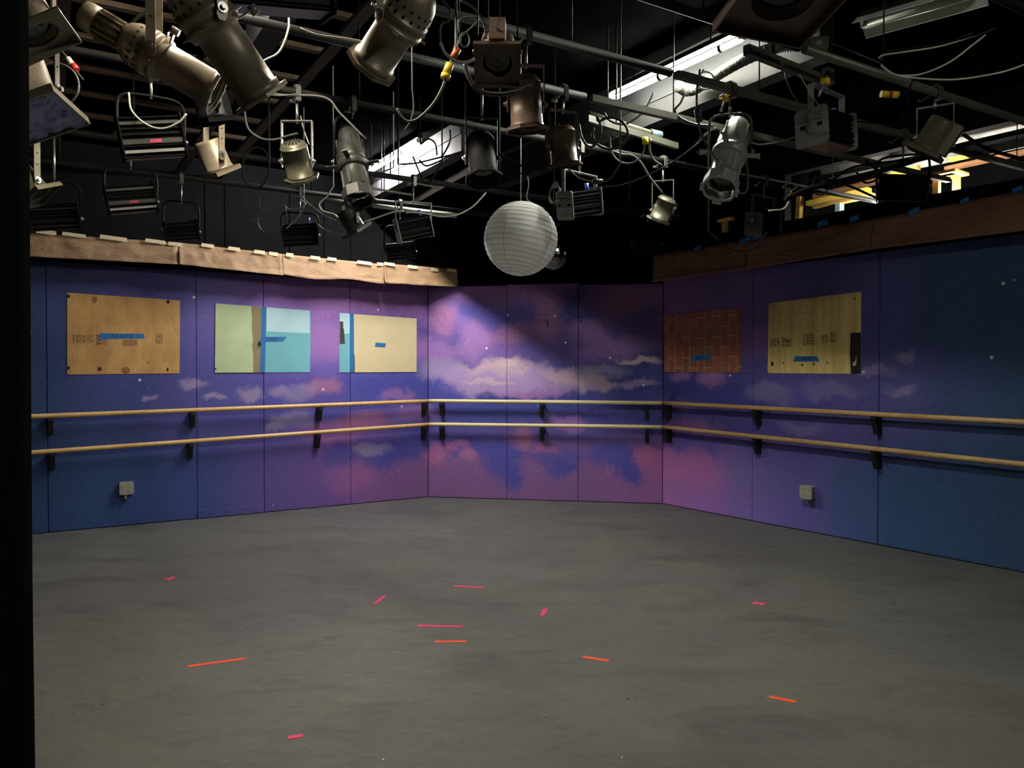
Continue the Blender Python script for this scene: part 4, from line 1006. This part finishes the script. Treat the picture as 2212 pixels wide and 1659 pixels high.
def led_wash(name, label, px, q, aim, s=1.0, side=None, hy=.17, group=None, plate=BLACKM, lens=LENS, red=False, plug=False, flat=True, W=.27, H=.12, D=.15, label_face=1):
    root, tz = start(name, label, px, q, group=group); M, Y = frames(aim, side); M = M @ Matrix.Diagonal((s, s, s, 1))
    # finned extrusion: outline in (y,z), swept along x
    nf = 7; o_ = []
    for sgn in (1, -1):
        zs = [D * (-.5 + i / (2 * nf)) for i in range(2 * nf + 1)]
        if sgn < 0: zs = zs[::-1]
        for i, z in enumerate(zs):
            deep = H / 2 if (i // 1) % 2 == 0 else H / 2 - .014
            o_ += [(sgn * deep, z - .0025 * (1 if sgn > 0 else -1)), (sgn * deep, z + .0025 * (1 if sgn > 0 else -1))]
    MB().prism(o_, -W / 2, W / 2, M @ Mx(V((0, 1, 0)), V((0, 0, 1)), V((1, 0, 0)), V((0, 0, 0)))).build('finned_body', BLACKM, root)
    for zz in (-.36, .36):
        MB().box((0, label_face * (H / 2 + .001), zz * D), (W, .004, .014), M).build('edge_strip', GREYPL if red and zz > 0 else (CHARC if red else BLACKP), root)
    bs = MB().box((0, label_face * (H / 2 + .001), .02), (W, .004, .022), M).build('label_strip', CHARC if red else BLACKM, root)
    if red: MB().box((.01, label_face * (H / 2 + .0035), .02), (.052, .002, .015), M).build('red_label', RED, bs)
    for sgn in (-1, 1):
        p = MB(); Mp = M @ Mx(V((0, 1, 0)), V((0, 0, 1)), V((1, 0, 0)), V((sgn * (W / 2 + .003), 0, 0)))
        p.prism(rrect(H + .035, D + .035, .018), -.003, .003, Mp); po = p.build('end_plate', plate, root)
        h = MB()
        for yy in (-.045, .045):
            h.box((yy, -.005, sgn * .0035), (.026, .018, .002), Mp)
            for i in range(4):
                for j in range(4): h.cyl((yy * .75 + (i - 1.5) * .010 + (j % 2) * .005, -.03 - j * .011, sgn * .002), (yy * .75 + (i - 1.5) * .010 + (j % 2) * .005, -.03 - j * .011, sgn * .0042), .0026, n=6, M=Mp)
        h.build('vent_holes', DARKIN, po)
    MB().box((0, 0, D / 2 + .004), (W - .01, H - .02, .006), M).build('diffuser', lens, root)
    if plug:
        b = MB(); b.cyl((W * .3, 0, -D / 2 - .0), (W * .3, 0, -D / 2 - .05), .013, n=12, M=M); b.build('power_connector', BLUEPL, root)
    yoke(root, Y, (W / 2 + .012) * s, hy, plate if flat else BLACKM, tz, wd=.032, round_=not flat)
    return root

G1, G2, G3, G4 = 'ellipsoidal spotlights', 'can and box lanterns', 'finned LED wash lights', 'silver and charcoal profile spotlights'
PDv = (PD.x, PD.y, 0)
ellipsoidal('ellipsoidal_spotlight', 'tan spotlight with finned cap, upper left, aimed down right', (334, 120), 2.87, (.85, .26, -.46), .76, TAN, hy=.27, group=G1, long=.95)
ellipsoidal('ellipsoidal_spotlight', 'brown spotlight pointing steeply down past the tan one', (450, 40), 2.34, (.47, .46, -.75), .8, TAN, hy=.24, group=G1)
ellipsoidal('ellipsoidal_spotlight', 'big tan spotlight aimed down left, top centre', (868, 42), 2.34, (-.62, .52, -.58), .82, TAN, hy=.3, group=G1, side=(.64, .77, 0), long=.75, lev=-1.57)
fresnel('box_lantern', 'dark box lantern behind the two big spotlights at upper left', (450, 222), 3.36, (.2, .25, -.95), .66, BLACKM, hy=.2, group=G2, box=-1.6, frame=.1, deep=.2)
led_wash('led_wash_light', 'finned LED light with red label below the tan spotlight', (327, 298), 4.1, (.1, .22, -.97), 1.0, PDv, hy=.2, group=G3, red=True, flat=False, D=.18)
led_wash('led_wash_light', 'dim LED light with red label above the plywood picture', (283, 430), 5.5, (.1, .2, -.97), 1.02, PDv, hy=.2, group=G3, red=True, flat=False, D=.16)
fresnel('barn_door_lantern', 'tan lantern with barn doors below the left spotlights', (462, 336), 4.1, (.28, .4, -.86), .74, TAN, hy=.2, group=G2, box=math.pi, side=(.75, -.65, 0), frame=.1)
par_can('par_can', 'olive can light hanging upright left of centre', (642, 348), 4.1, (.1, .56, -.82), .8, OLIVE, hy=.21, group=G2, side=(1, .1, 0), L=.21)
source_four('profile_spotlight', 'charcoal profile spotlight beside the glaring left tube', (762, 352), 4.1, (.2, -.35, -.92), .86, CHARC, hy=.27, group=G4, side=(1, .2, 0))
fresnel('square_front_lantern', 'small lantern tilted right over the left black wall', (757, 474), 5.5, (.45, .3, -.84), .8, CHARC, hy=.16, group=G2, side=(.8, -.5, 0), frame=.11)
led_wash('led_wash_light', 'LED light with blue plug lowest over the left wall', (648, 507), 6.36, (.05, .2, -.97), 1.0, (.96, .28, 0), hy=.18, group=G3, plug=True, flat=False, D=.17)
led_wash('led_wash_light', 'grey ended LED light below the left tube', (893, 493), 5.5, (.2, .2, -.96), .95, (.93, .36, 0), hy=.2, group=G3, plate=GREYPL, plug=True, D=.17)
led_wash('led_wash_light', 'lower LED light hung just below the grey ended one', (864, 542), 6.36, (.1, .2, -.97), .92, (.95, .3, 0), hy=.22, group=G3, flat=False)
fresnel('box_lantern', 'dark square-fronted lantern aimed at the camera, top centre', (1075, 112), 2.34, (.0, -.62, -.78), .68, BRONZE, BLACKM, side=(1, 0, 0), hy=.2, group=G2, box=1.57, frame=.118, deep=.22)
par_can('par_can', 'bronze can light hanging below the dark square lantern', (1136, 226), 2.87, (.06, .1, -.99), .8, BRONZE, side=(1, .05, 0), hy=.17, group=G2, box=-1.1, L=.25, holes=False)
par_can('par_can', 'black silhouetted can left of the white paper lantern', (1041, 342), 3.36, (.1, -.3, -.95), .8, BLACKP, side=(1, .1, 0), hy=.2, group=G2, L=.27)
par_can('par_can', 'brown can light tilted right above the paper lantern', (1216, 318), 3.36, (.12, .12, -.98), .8, BRONZE, side=(.9, .4, 0), hy=.19, group=G2, box=-1.9, L=.22)
led_wash('led_wash_light', 'LED light with white end plate right of the paper lantern', (1252, 440), 4.1, (.1, .25, -.96), 1.0, (.75, .66, 0), hy=.2, group=G3, plate=GREYPL, plug=True, lens=CHARC)
par_can('par_can', 'small olive can tilted left, right of the paper lantern', (1432, 452), 4.1, (-.34, .35, -.87), .74, OLIVE, side=(.9, -.4, 0), hy=.2, group=G2, box=-.9, L=.2)
source_four('profile_spotlight', 'silver profile spotlight aimed down left at right of centre', (1577, 330), 2.87, (-.33, -.46, -.82), .92, STEELG, CHARC, hy=.2, group=G4, side=(1, -.1, 0))
led_wash('led_wash_light', 'grey ended LED light with brown diffuser, upper right', (1785, 283), 2.49, (.06, .0, -.99), 1.0, (.78, .62, 0), hy=.2, group=G3, plate=GREYPL, plug=True, H=.14, D=.15)
fresnel('barn_door_lantern', 'dark green lantern tilted right before the lit loft', (2020, 292), 2.34, (-.42, .35, -.83), .84, OLIVE, GREYPL, hy=.17, group=G2, side=(.8, -.55, 0), box=0, frame=.112)
led_wash('led_wash_light', 'dark LED light with pale end over the right paper', (1650, 480), 4.1, (.05, .3, -.95), 1.0, (-.75, -.66, 0), hy=.2, group=G3, plate=CHARC)
led_wash('led_wash_light', 'black LED light silhouetted against the lit loft', (1950, 405), 2.87, (.0, .3, -.95), 1.0, (-.9, .4, 0), hy=.2, group=G3, plate=BLACKP, flat=False)
led_wash('led_wash_light', 'black LED light right of the small olive can', (1398, 528), 5.5, (.0, .3, -.95), .9, (.9, -.3, 0), hy=.25, group=G3, plate=BLACKP, flat=False)
fresnel('large_lantern', 'large brown lantern face cut by the top edge, upper right', (1690, -78), 1.62, (-.05, -.22, -.97), 1.25, BRONZE, hy=.2, group=G2, side=(.97, .22, 0), frame=.125)
led_wash('led_wash_light', 'long dark LED bar cut by the top edge, left', (582, -22), 2.34, (.05, .2, -.97), 1.05, PDv, hy=.12, group=G3, W=.32, H=.12, D=.1, lens=mat('dark_violet_diffuser', (62, 58, 66), .4))
fresnel('gelled_lantern', 'lantern with crumpled blue foil at left edge', (56, 190), 2.87, (.38, -.1, -.92), .9, TAN, hy=.2, group=G2, gelm=GEL, side=(.88, .1, .42), frame=.125)
fresnel('square_front_lantern', 'pale lantern corner cut by the drape, top left', (46, 20), 2.34, (.5, .1, -.86), .72, TAN, hy=.18, group=G2, side=(.8, .2, .5))
fresnel('square_front_lantern', 'dim lantern edge beside the drape above the paper', (56, 392), 4.1, (.6, .2, -.78), .7, OLIVE, hy=.2, group=G2, side=(.8, -.3, .5))
led_wash('led_wash_light', 'almost black LED light above the far left paper', (118, 468), 5.5, (.0, .3, -.95), .95, PDv, hy=.22, group=G3, plate=BLACKP, flat=False)
led_wash('led_wash_light', 'almost black LED light left of the lowest LED', (392, 498), 6.36, (.0, .3, -.95), .85, PDv, hy=.22, group=G3, plate=BLACKP, flat=False)

# ------------------------------------------------------------------ paper lantern, mirror ball
LY = 5.2; Lc = at_y(1125, 516, LY); LR = 79.5 / F * LY
pl = empty('paper_lantern', Lc - V((0, 0, LR))); tag(pl, 'round white paper lantern hanging in the middle', 'paper lantern')
Lo = V((0, 0, LR)); nr = 22; prof = []
for i in range(nr * 4 + 1):
    a = -math.pi / 2 + math.pi * i / (nr * 4)
    a = max(-1.36, min(1.36, a * 1.0))
    k = 1 - .012 * abs(math.sin(math.pi * i / 4)) if False else 1 - .010 * (1 - abs(math.cos(math.pi * i / 4)))
    prof.append((LR * k * math.cos(a), LR * k * math.sin(a)))
sh = MB(); NS = 64; vs = []; fs = []; PP = []
for r_, z_ in prof:
    if not PP or abs(PP[-1][1] - z_) > 1e-5: PP.append((r_, z_))
tilt = Matrix.Rotation(math.radians(9), 4, 'Y') @ Matrix.Rotation(math.radians(-5), 4, 'X')
Ml = Matrix.Translation(Lo) @ tilt
for r_, z_ in PP:
    for i in range(NS):
        a = 2 * math.pi * i / NS
        rr = r_ * (1 + .006 * noise.noise(V((math.cos(a) * 6, math.sin(a) * 6, z_ * 60))))
        vs.append((rr * math.cos(a), rr * math.sin(a), z_))
for j in range(len(PP) - 1):
    for i in range(NS):
        k = (i + 1) % NS; fs.append((j * NS + i, j * NS + k, (j + 1) * NS + k, (j + 1) * NS + i))
sh.add(vs, fs, Ml, True).build('paper_shade', PAPERW, pl)
_o = PAPERW.node_tree; _t = _o.nodes.new('ShaderNodeBsdfTranslucent'); _t.inputs[0].default_value = (.96, .96, .93, 1)
_m = _o.nodes.new('ShaderNodeMixShader'); _m.inputs[0].default_value = .45
_o.links.new(_o.nodes['Principled BSDF'].outputs[0], _m.inputs[1]); _o.links.new(_t.outputs[0], _m.inputs[2]); _o.links.new(_m.outputs[0], _o.nodes['Material Output'].inputs[0])
rbm = mat('lantern_rib_wire', (176, 176, 168), .6, 0, .05, 10, 0)
ri = MB()
for i in range(1, nr):
    a = -math.pi / 2 + math.pi * i / nr
    if abs(a) < 1.36: ri.tube([(LR * 1.001 * math.cos(a) * math.cos(g * math.pi / 24), LR * 1.001 * math.cos(a) * math.sin(g * math.pi / 24), LR * 1.001 * math.sin(a)) for g in range(49)], .0013, 4, Ml)
for g0 in (.4, 1.45, 2.5, 3.54, 4.25, 5.6):
    ri.tube([(LR * 1.0015 * math.cos(a) * math.cos(g0), LR * 1.0015 * math.cos(a) * math.sin(g0), LR * 1.0015 * math.sin(a)) for a in [-1.36 + 2.72 * i / 30 for i in range(31)]], .0012, 4, Ml)
ri.build('wire_ribs', rbm, pl)
top = Lc + V((0, 0, LR * .98)); tp_ = at_y(1131, 381, LY)
MB().tube([top - pl.location, V((top.x, top.y, CEIL_Z)) - pl.location], .004, 6).build('hanging_cord', CORDW, pl)
MY = 6.0; Mc = at_y(1196, 553, MY); MRr = 29 / F * MY
mbm = NT('mirror_facets'); mbm.p.inputs['Metallic'].default_value = 1; mbm.p.inputs['Roughness'].default_value = .12
_n = mbm.noise(mbm.n('ShaderNodeTexCoord').outputs['Object'], 30); mbm.link(mbm.mix(_n.outputs[0], (.18, .18, .19), (.5, .5, .5)), mbm.p.inputs['Base Color'])
bl_ = empty('mirror_ball', Mc - V((0, 0, MRr))); tag(bl_, 'small mirror ball half hidden behind the paper lantern', 'mirror ball')
b = MB(); N1 = 14
for j in range(N1):
    a0, a1 = -math.pi / 2 + math.pi * j / N1, -math.pi / 2 + math.pi * (j + 1) / N1; am = (a0 + a1) / 2
    nn = max(4, int(28 * math.cos(am)))
    for i in range(nn):
        g0, g1 = 2 * math.pi * (i + .05) / nn, 2 * math.pi * (i + .95) / nn
        jit = [1 + random.uniform(-.006, .006) for _ in range(4)]
        q4 = [(a0 + .01, g0), (a0 + .01, g1), (a1 - .01, g1), (a1 - .01, g0)]
        b.add([V((math.cos(a) * math.cos(g), math.cos(a) * math.sin(g), math.sin(a))) * MRr * jt + V((0, 0, MRr)) for (a, g), jt in zip(q4, jit)], [(0, 1, 2, 3)])
fo = b.build('mirror_facets', mbm.m, bl_); fo['kind'] = 'stuff'
MB().sphere((0, 0, MRr), MRr * .975).build('core', BLACKM, bl_)
MB().tube([(0, 0, MRr * 2), (0, 0, CEIL_Z - bl_.location.z)], .003, 5).build('hanging_cord', CORDB, bl_)

# ------------------------------------------------------------------ cables
def cable(label, pts, Y, r, m=CORD, cat='cable', group='loose cables under the ceiling', name='cable', sub=6, ends=None, hang=None):
    P = []
    for i, p in enumerate(pts):
        y = p[2] if len(p) > 2 else (Y if not isinstance(Y, tuple) else Y[0] + (Y[1] - Y[0]) * i / (len(pts) - 1))
        P.append(at_y(p[0], p[1], y))
    base = P[0].copy()
    path = smooth_path(P, sub); r *= .85
    if hang == 0: path = [V((P[0].x, P[0].y, CEIL_Z))] + path
    if hang == -1: path = path + [V((P[-1].x, P[-1].y, CEIL_Z))]
    base = path[0].copy()
    o = MB().tube([p - base for p in path], r, 7).build(name, m, None, base)
    tag(o, label, cat, group)
    for (u, v, u2, v2, y, rr, mm, nm) in (ends or ()):
        MB().cyl(at_y(u, v, y) - base, at_y(u2, v2, y) - base, rr, n=12).build(nm, mm, o)
    return o
def ell(cu, cv, a, b, t0=0, t1=360, n=14, rot=0):
    out = []
    for i in range(n + 1):
        t = math.radians(t0 + (t1 - t0) * i / n); x, y = a * math.cos(t), b * math.sin(t); c, s = math.cos(rot), math.sin(rot)
        out.append((cu + x * c - y * s, cv + x * s + y * c))
    return out
cable('thick grey cable sweeping right from the steep brown spotlight', [(535, 185), (600, 204), (700, 210), (735, 245), (790, 300)], 4.0, .007)
cable('thin cable hanging under the thick sweeping cable', [(533, 186), (590, 206), (645, 203)], 3.95, .004)
cable('white cable hanging from the ceiling batten to brown spotlight', [(624, 58), (615, 88), (600, 115), (572, 130), (549, 146)], 3.2, .005, CORDW, hang=0)
cable('short white cable leaving the LED bar to the right', [(648, 62, 2.6), (690, 76, 2.62), (758, 85, 2.66), (792, 92, 2.7)], 2.7, .0045, CORDW)
cable('grey cable dipping into the top of the olive can', [(527, 228), (535, 275), (560, 297), (590, 302), (620, 294), (643, 288)], 4.1, .007)
cable('thin wire dropping beside the olive can', [(649, 250), (656, 280), (668, 312)], 4.15, .004, CORDW)
cable('dark oval coil of cable between left lanterns', ell(553, 362, 29, 44, 0, 700, 28, .1), (4.6, 4.75), .006, CORDB, hang=0)
cable('white loop hanging under the red label LED light', [(278, 200), (284, 238), (315, 268), (350, 278), (385, 265), (403, 246)], 3.62, .0055, CORDW)
cable('lead from the finned cap of the tan spotlight', [(203, 84), (235, 72), (275, 58), (300, 36), (338, 14)], 2.75, .007)
cable('coil of cable at the far left edge', ell(118, 185, 52, 48, 0, 720, 30), (3.3, 3.4), .006, CORD)
cable('thin cable with red plug at the upper left', [(118, 96), (140, 118), (152, 134), (170, 160), (180, 172)], 3.4, .004, CORD, ends=[(146, 126, 158, 142, 3.4, .013, CORDW, 'plug_body'), (157, 141, 166, 152, 3.4, .016, REDPL, 'red_plug')])
cable('lead curling off the back of the top centre spotlight', [(955, 0), (972, 22), (970, 45), (955, 50), (950, 70), (952, 90)], 2.45, .005, CORD)
cable('white lead from top centre spotlight to dark box lantern', [(951, 92), (962, 115), (985, 132), (1010, 134), (1026, 127)], 2.5, .006, CORDW)
cable('cable with yellow connector left of the dark box lantern', [(985, 95), (975, 130), (965, 160), (955, 190), (935, 225), (905, 255), (882, 262), (866, 250), (858, 235)], 3.1, .0065, CORD,
      ends=[(972, 138, 964, 160, 3.1, .017, YEL, 'yellow_plug'), (964, 160, 961, 170, 3.1, .02, YEL, 'plug_collar'), (990, 105, 978, 125, 3.1, .014, mat('orange_plastic', (190, 90, 40), .5), 'orange_plug')], hang=0)
cable('thin wire hanging straight beside the yellow connector cable', [(890, 190), (893, 230), (886, 262), (873, 282)], 3.3, .003, CORD, hang=0)
cable('thick grey cable looping under the dark box lantern', [(1004, 138), (1012, 165), (1035, 196), (1075, 204), (1115, 199), (1148, 184)], 2.75, .0095, CORD)
cable('thin cable arching over to the dark box lantern', [(994, 0), (1025, 18), (1045, 50), (1050, 84)], 2.6, .0045, CORD)
cable('small curled wire behind the dark box lantern', [(993, 75), (993, 42), (1035, 40)] + ell(1004, 86, 10, 16, 200, 560, 10) + [(985, 105)], 2.9, .0035, CORD, hang=0)
cable('big loops of black cable under the right fluorescent tube', [(1250, 268), (1258, 300), (1275, 318), (1295, 300), (1297, 270), (1290, 252)] + ell(1318, 288, 38, 34, 230, 560, 12), (4.3, 4.3), .009, CORD)
cable('cable arcing from the right tube down behind the loops', [(1305, 243), (1320, 262), (1350, 268), (1380, 250), (1395, 232), (1412, 200)], 4.6, .008, CORD)
cable('cable with bright yellow plug below the steel strut', [(1394, 312), (1385, 338), (1365, 352), (1340, 350), (1322, 330), (1317, 296), (1315, 262)], 4.7, .007, CORD, ends=[(1394, 297, 1394, 311, 4.7, .018, YELBR, 'yellow_plug')])
cable('cable beside the bright yellow plug going down', [(1404, 300), (1404, 325), (1412, 345), (1430, 358)], 4.75, .008, CORD, ends=[(1404, 300, 1404, 310, 4.75, .012, CHARC, 'plug_body')])
cable('cable slanting down into the small olive can', [(1290, 312), (1340, 333), (1365, 336), (1385, 352), (1405, 385), (1432, 418)], 4.9, .009, CORD)
cable('cable with inline connectors above the paper lantern', [(1228, 365), (1250, 384), (1280, 393), (1305, 392), (1320, 384), (1335, 362), (1340, 352)], 4.4, .006, CORD, ends=[(1279, 393, 1302, 392, 4.4, .014, CHARC, 'inline_connector')], hang=-1)
cable('long thin cable crossing to the silver spotlight', [(1290, 404), (1340, 400), (1400, 378), (1460, 345), (1502, 314), (1530, 288), (1542, 276)], (4.7, 4.2), .0045, CORD)
cable('thin wires gathered left of the silver spotlight', [(1502, 315), (1512, 300), (1535, 282)] + ell(1515, 316, 14, 18, 250, 500, 8), 4.2, .0035, CORD)
cable('second wire gathered left of the silver spotlight', [(1505, 312), (1522, 292), (1546, 276)], 4.25, .0035, CORDW)
cable('white cable draped from the grey ended LED to right', [(875, 460), (890, 459), (920, 462), (955, 468), (990, 463), (1020, 447), (1042, 425), (1050, 416)], 5.9, .007, CORDW)
cable('pale cable from tilted lantern up to left short pipe', [(785, 480), (820, 468), (850, 458), (872, 456)], 5.8, .008, CORDW)
cable('thin line sagging between the two left LED lights', [(680, 480), (705, 498), (740, 507), (780, 503), (826, 484)], 6.3, .0045, CORD)
cable('thin cable looping left of the lowest LED light', [(557, 470), (560, 490), (575, 503), (598, 502), (610, 488), (618, 465), (615, 445)], 6.2, .005, CORD)
cable('second cable loop left of the lowest LED light', [(540, 472), (565, 488), (590, 497), (612, 497)], 6.25, .004, CORD)
cable('small cable loop over the left black wall', ell(573, 444, 12, 12, 20, 200, 8) + [(560, 440), (562, 425)], 6.0, .004, CORD)
cable('pale wires bunched on the clamp above the lowest LED', [(615, 445), (625, 452), (645, 450), (660, 440), (648, 430)], 6.2, .006, CORDW)
cable('wire dropping from the clamp to the lowest LED', [(657, 448), (645, 468), (628, 485), (618, 494)], 6.25, .004, CORDW, hang=0)
cable('pale cable from the short pipe down to the tilted lantern', [(648, 418, 6.47), (665, 438, 6.3), (700, 465, 6.0), (728, 478, 5.75)], 5.7, .006, CORDW)
cable('zigzag pale wire behind the charcoal spotlight', [(720, 402), (705, 425), (690, 440), (697, 455), (720, 462), (730, 470)], 5.4, .006, CORDW, hang=0)
cable('bent pale conduit in front of the left tube', [(850, 362, 5.9), (820, 375, 6.0), (812, 385, 6.05), (802, 406, 6.35)], 6.0, .006, CORDW, hang=0)
cable('black cable loops dangling right of the left tube', [(908, 312), (925, 300), (940, 310), (944, 335)], 6.0, .008, CORDB, hang=0)
cable('black cable curving down from the ceiling by left tube', [(972, 280), (972, 305), (960, 330), (953, 338)], 5.8, .008, CORDB)
cable('black cable V hanging below the left tube', [(892, 338), (905, 370), (918, 395), (930, 390), (945, 368), (955, 350)], 5.6, .007, CORDB, hang=-1)
cable('tangle of black cable across the white ceiling board', [(905, 345), (920, 358), (945, 350), (975, 335), (1005, 325)], 5.7, .008, CORDB, hang=-1)
cable('black cable running from left tube to silhouetted can', [(860, 355), (900, 352), (950, 340), (1005, 328), (1030, 315)], 5.2, .007, CORDB, hang=0)
cable('black cable looping under the silhouetted can', [(1078, 375), (1070, 398), (1050, 405), (1010, 396)], 4.3, .008, CORDB, hang=0)
cable('dark cable from silhouetted can toward the brown can', [(1078, 332), (1110, 350), (1150, 365), (1205, 366)], 4.2, .006, CORDB)
cable('long thin black cable across the centre ceiling', [(1078, 375), (1130, 374), (1160, 366), (1190, 358)], 4.4, .005, CORDB, hang=0)
cable('cord with knot beside the paper lantern string', [(1140, 382), (1142, 400), (1138, 428), (1150, 438), (1176, 450)], 5.3, .004, CORD)
wb = empty('wire_bundle', at_y(1196, 420, 5.08)); tag(wb, 'hanging bundle of thin grey wire beside the paper lantern', 'cable')
for i in range(7):
    pts_ = [at_y(u, v, 5.05 + i * .012) - wb.location for u, v in ell(1196 + i * 1.2, 417 + i, 9 + i * 1.3, 24 - i, 90 - i * 12, 450 - i * 12, 14, .25 - i * .1)]
    MB().tube(smooth_path(pts_, 4), .003, 6).build('strand', CORD, wb)
MB().tube([at_y(1199, 394, 5.09) - wb.location, V((*at_y(1199, 394, 5.09).xy, CEIL_Z)) - wb.location], .003, 6).build('tie_cord', CORDB, wb)
cable('cable with dark plug hanging to the silver spotlight', [(1512, 150), (1506, 190), (1505, 230), (1509, 262), (1515, 290), (1535, 325), (1560, 365), (1580, 402), (1598, 417), (1612, 414), (1616, 395), (1613, 350)], 3.95, .007, CORD, ends=[(1506, 236, 1511, 262, 3.95, .017, CHARC, 'inline_plug')])
cable('cable ring tied to the steel strut by the hose', ell(1524, 174, 19, 19, 150, 510, 14), 4.1, .006, CORDW)
cable('bunch of dark ties at the right tube strut', [(1490, 163), (1503, 180), (1508, 186), (1512, 165), (1520, 150)], 4.15, .005, CORDB)
cable('grey cable from hose end behind the right strut', [(1480, 200), (1470, 222), (1458, 238), (1470, 255), (1500, 268), (1540, 272)], 4.5, .008, CORD)
cable('thin white line joining silver spotlight to grey LED', [(1622, 308), (1645, 312), (1685, 305), (1725, 293)], 4.0, .0045, CORDW)
cable('safety wire above the grey ended LED light', [(1726, 160), (1750, 200), (1772, 232), (1783, 246)], 3.75, .0025, CORDW)
cable('thin cable hanging from the right strut', [(1697, 140), (1697, 165), (1710, 200), (1724, 220)], 3.8, .0035, CORD)
cable('dark cable leaving the grey ended LED to the right', [(1822, 258), (1870, 264), (1940, 270)], 4.0, .005, CORDB)
cable('upper white cable swinging out at top right', [(1898, 126), (1908, 119), (1955, 112), (2030, 100), (2110, 76), (2150, 60)], 3.3, .0045, CORDW)
cable('grey cable above the upper white one at right', [(1902, 130), (1918, 112), (1960, 104), (2040, 92), (2100, 72)], 3.35, .004, CORD)
cable('middle white cable drooping at top right', [(1903, 140), (1920, 157), (1945, 163), (1990, 160), (2050, 135), (2100, 98), (2128, 76)], 3.25, .0045, CORDW)
cable('lowest white cable running off the right edge', [(1905, 143), (1935, 162), (1980, 169), (2060, 172), (2140, 161), (2190, 148), (2240, 128)], 3.2, .0045, CORDW)
cable('pair of thin lines running to the white cables', [(1795, 92), (1850, 115), (1903, 137)], 3.3, .004, CORD)
cable('black cable arc hanging over the right paper', [(1530, 500), (1560, 525), (1590, 540), (1620, 537), (1645, 518), (1658, 500)], 5.2, .0055, CORDB, hang=0)
for i, pts in enumerate(([(1695, 432), (1740, 410), (1800, 395), (1880, 375), (1960, 352), (2060, 318), (2212, 282)], [(1705, 425), (1760, 400), (1850, 385), (1930, 360), (2010, 340)], [(1800, 388), (1840, 362), (1900, 352), (1960, 345)],
                         [(1760, 380), (1830, 400), (1900, 430), (1960, 450)], [(1870, 345), (1900, 380), (1870, 395), (1850, 372)], [(2080, 290), (2130, 320), (2212, 345)])):
    cable(['thick black cable along the loft opening', 'black cable just above the loft ledge', 'black cable hanging in the middle of loft opening', 'black cable slanting down across yellow boards', 'black cable loop against the silver lining', 'black cable at far right of the loft'][i], pts, 5.0, (.02, .012, .009, .009, .008, .014)[i], CORDB)
cable('black ring of cable at left end of the loft', ell(1772, 402, 17, 19, 0, 360, 16), 5.0, .005, CORDB)
cable('white wires bunched at left end of the loft', [(1690, 405), (1705, 395), (1722, 402), (1708, 415), (1730, 418), (1745, 408)], 5.3, .007, CORDW)
cable('loop of white wire below the bunch at loft end', [(1705, 420), (1702, 440), (1690, 452), (1660, 455)], 5.3, .007, CORDW)
# ribbed hose
hp = smooth_path([at_z(1466, 186, 3.27), at_z(1482, 196, 3.27), at_z(1502, 192, 3.27), at_z(1540, 168, 3.27), at_z(1590, 138, 3.27), at_z(1640, 115, 3.27), at_z(1690, 100, 3.27), at_z(1745, 97, 3.27)], 40)
ho = empty('ribbed_hose', hp[0]); tag(ho, 'pale ribbed flexible hose beside the right fluorescent tube', 'hose')
MB().tube([p - hp[0] for p in hp], lambda t: .030 + .0065 * math.sin(t * 2 * math.pi * 62), 12).build('corrugated_tube', HOSE, ho)
MB().cyl(hp[-1] - hp[0], hp[-1] - hp[0] + (hp[-1] - hp[-4]).normalized() * .1, .042, n=16).build('cuff', HOSE, ho)
# striped tape on a cable end at right
P = at_y(1903, 203, 3.9); tr = empty('striped_connector', P); tag(tr, 'yellow and red banded connector under the right pipe', 'connector')
dd = at_y(1940, 205, 3.9) - P
for i, (a, b_, m_) in enumerate(((0, .42, YEL), (.42, .6, REDPL), (.6, 1.0, YEL))): MB().cyl(dd * a, dd * b_, .017, n=12).build('band', m_, tr)
MB().tube([dd, dd + V((.05, 0, .02)), V((dd.x + .08, dd.y, PIPE_Z - P.z))], .004, 6).build('lead', CORDB, tr)
# yellow clamp tips
for (u, v, y, lab) in ((1569, 212, 4.1, 'yellow clamp tip above the silver spotlight'), (1783, 176, 3.75, 'yellow clamp tip above the grey ended LED')):
    P = at_y(u, v, y); e = empty('clamp_tip', P); tag(e, lab, 'clamp', 'yellow tipped clamps')
    MB().prism(rrect(.034, .028, .006), -.015, .015, Mx(PD, UP, V((PD.y, -PD.x, 0)), V((0, 0, 0)))).build('pad', YEL, e)
    MB().cyl((0, 0, 0), (-.03, .0, -.07), .006, n=8).build('screw', ZINC, e)
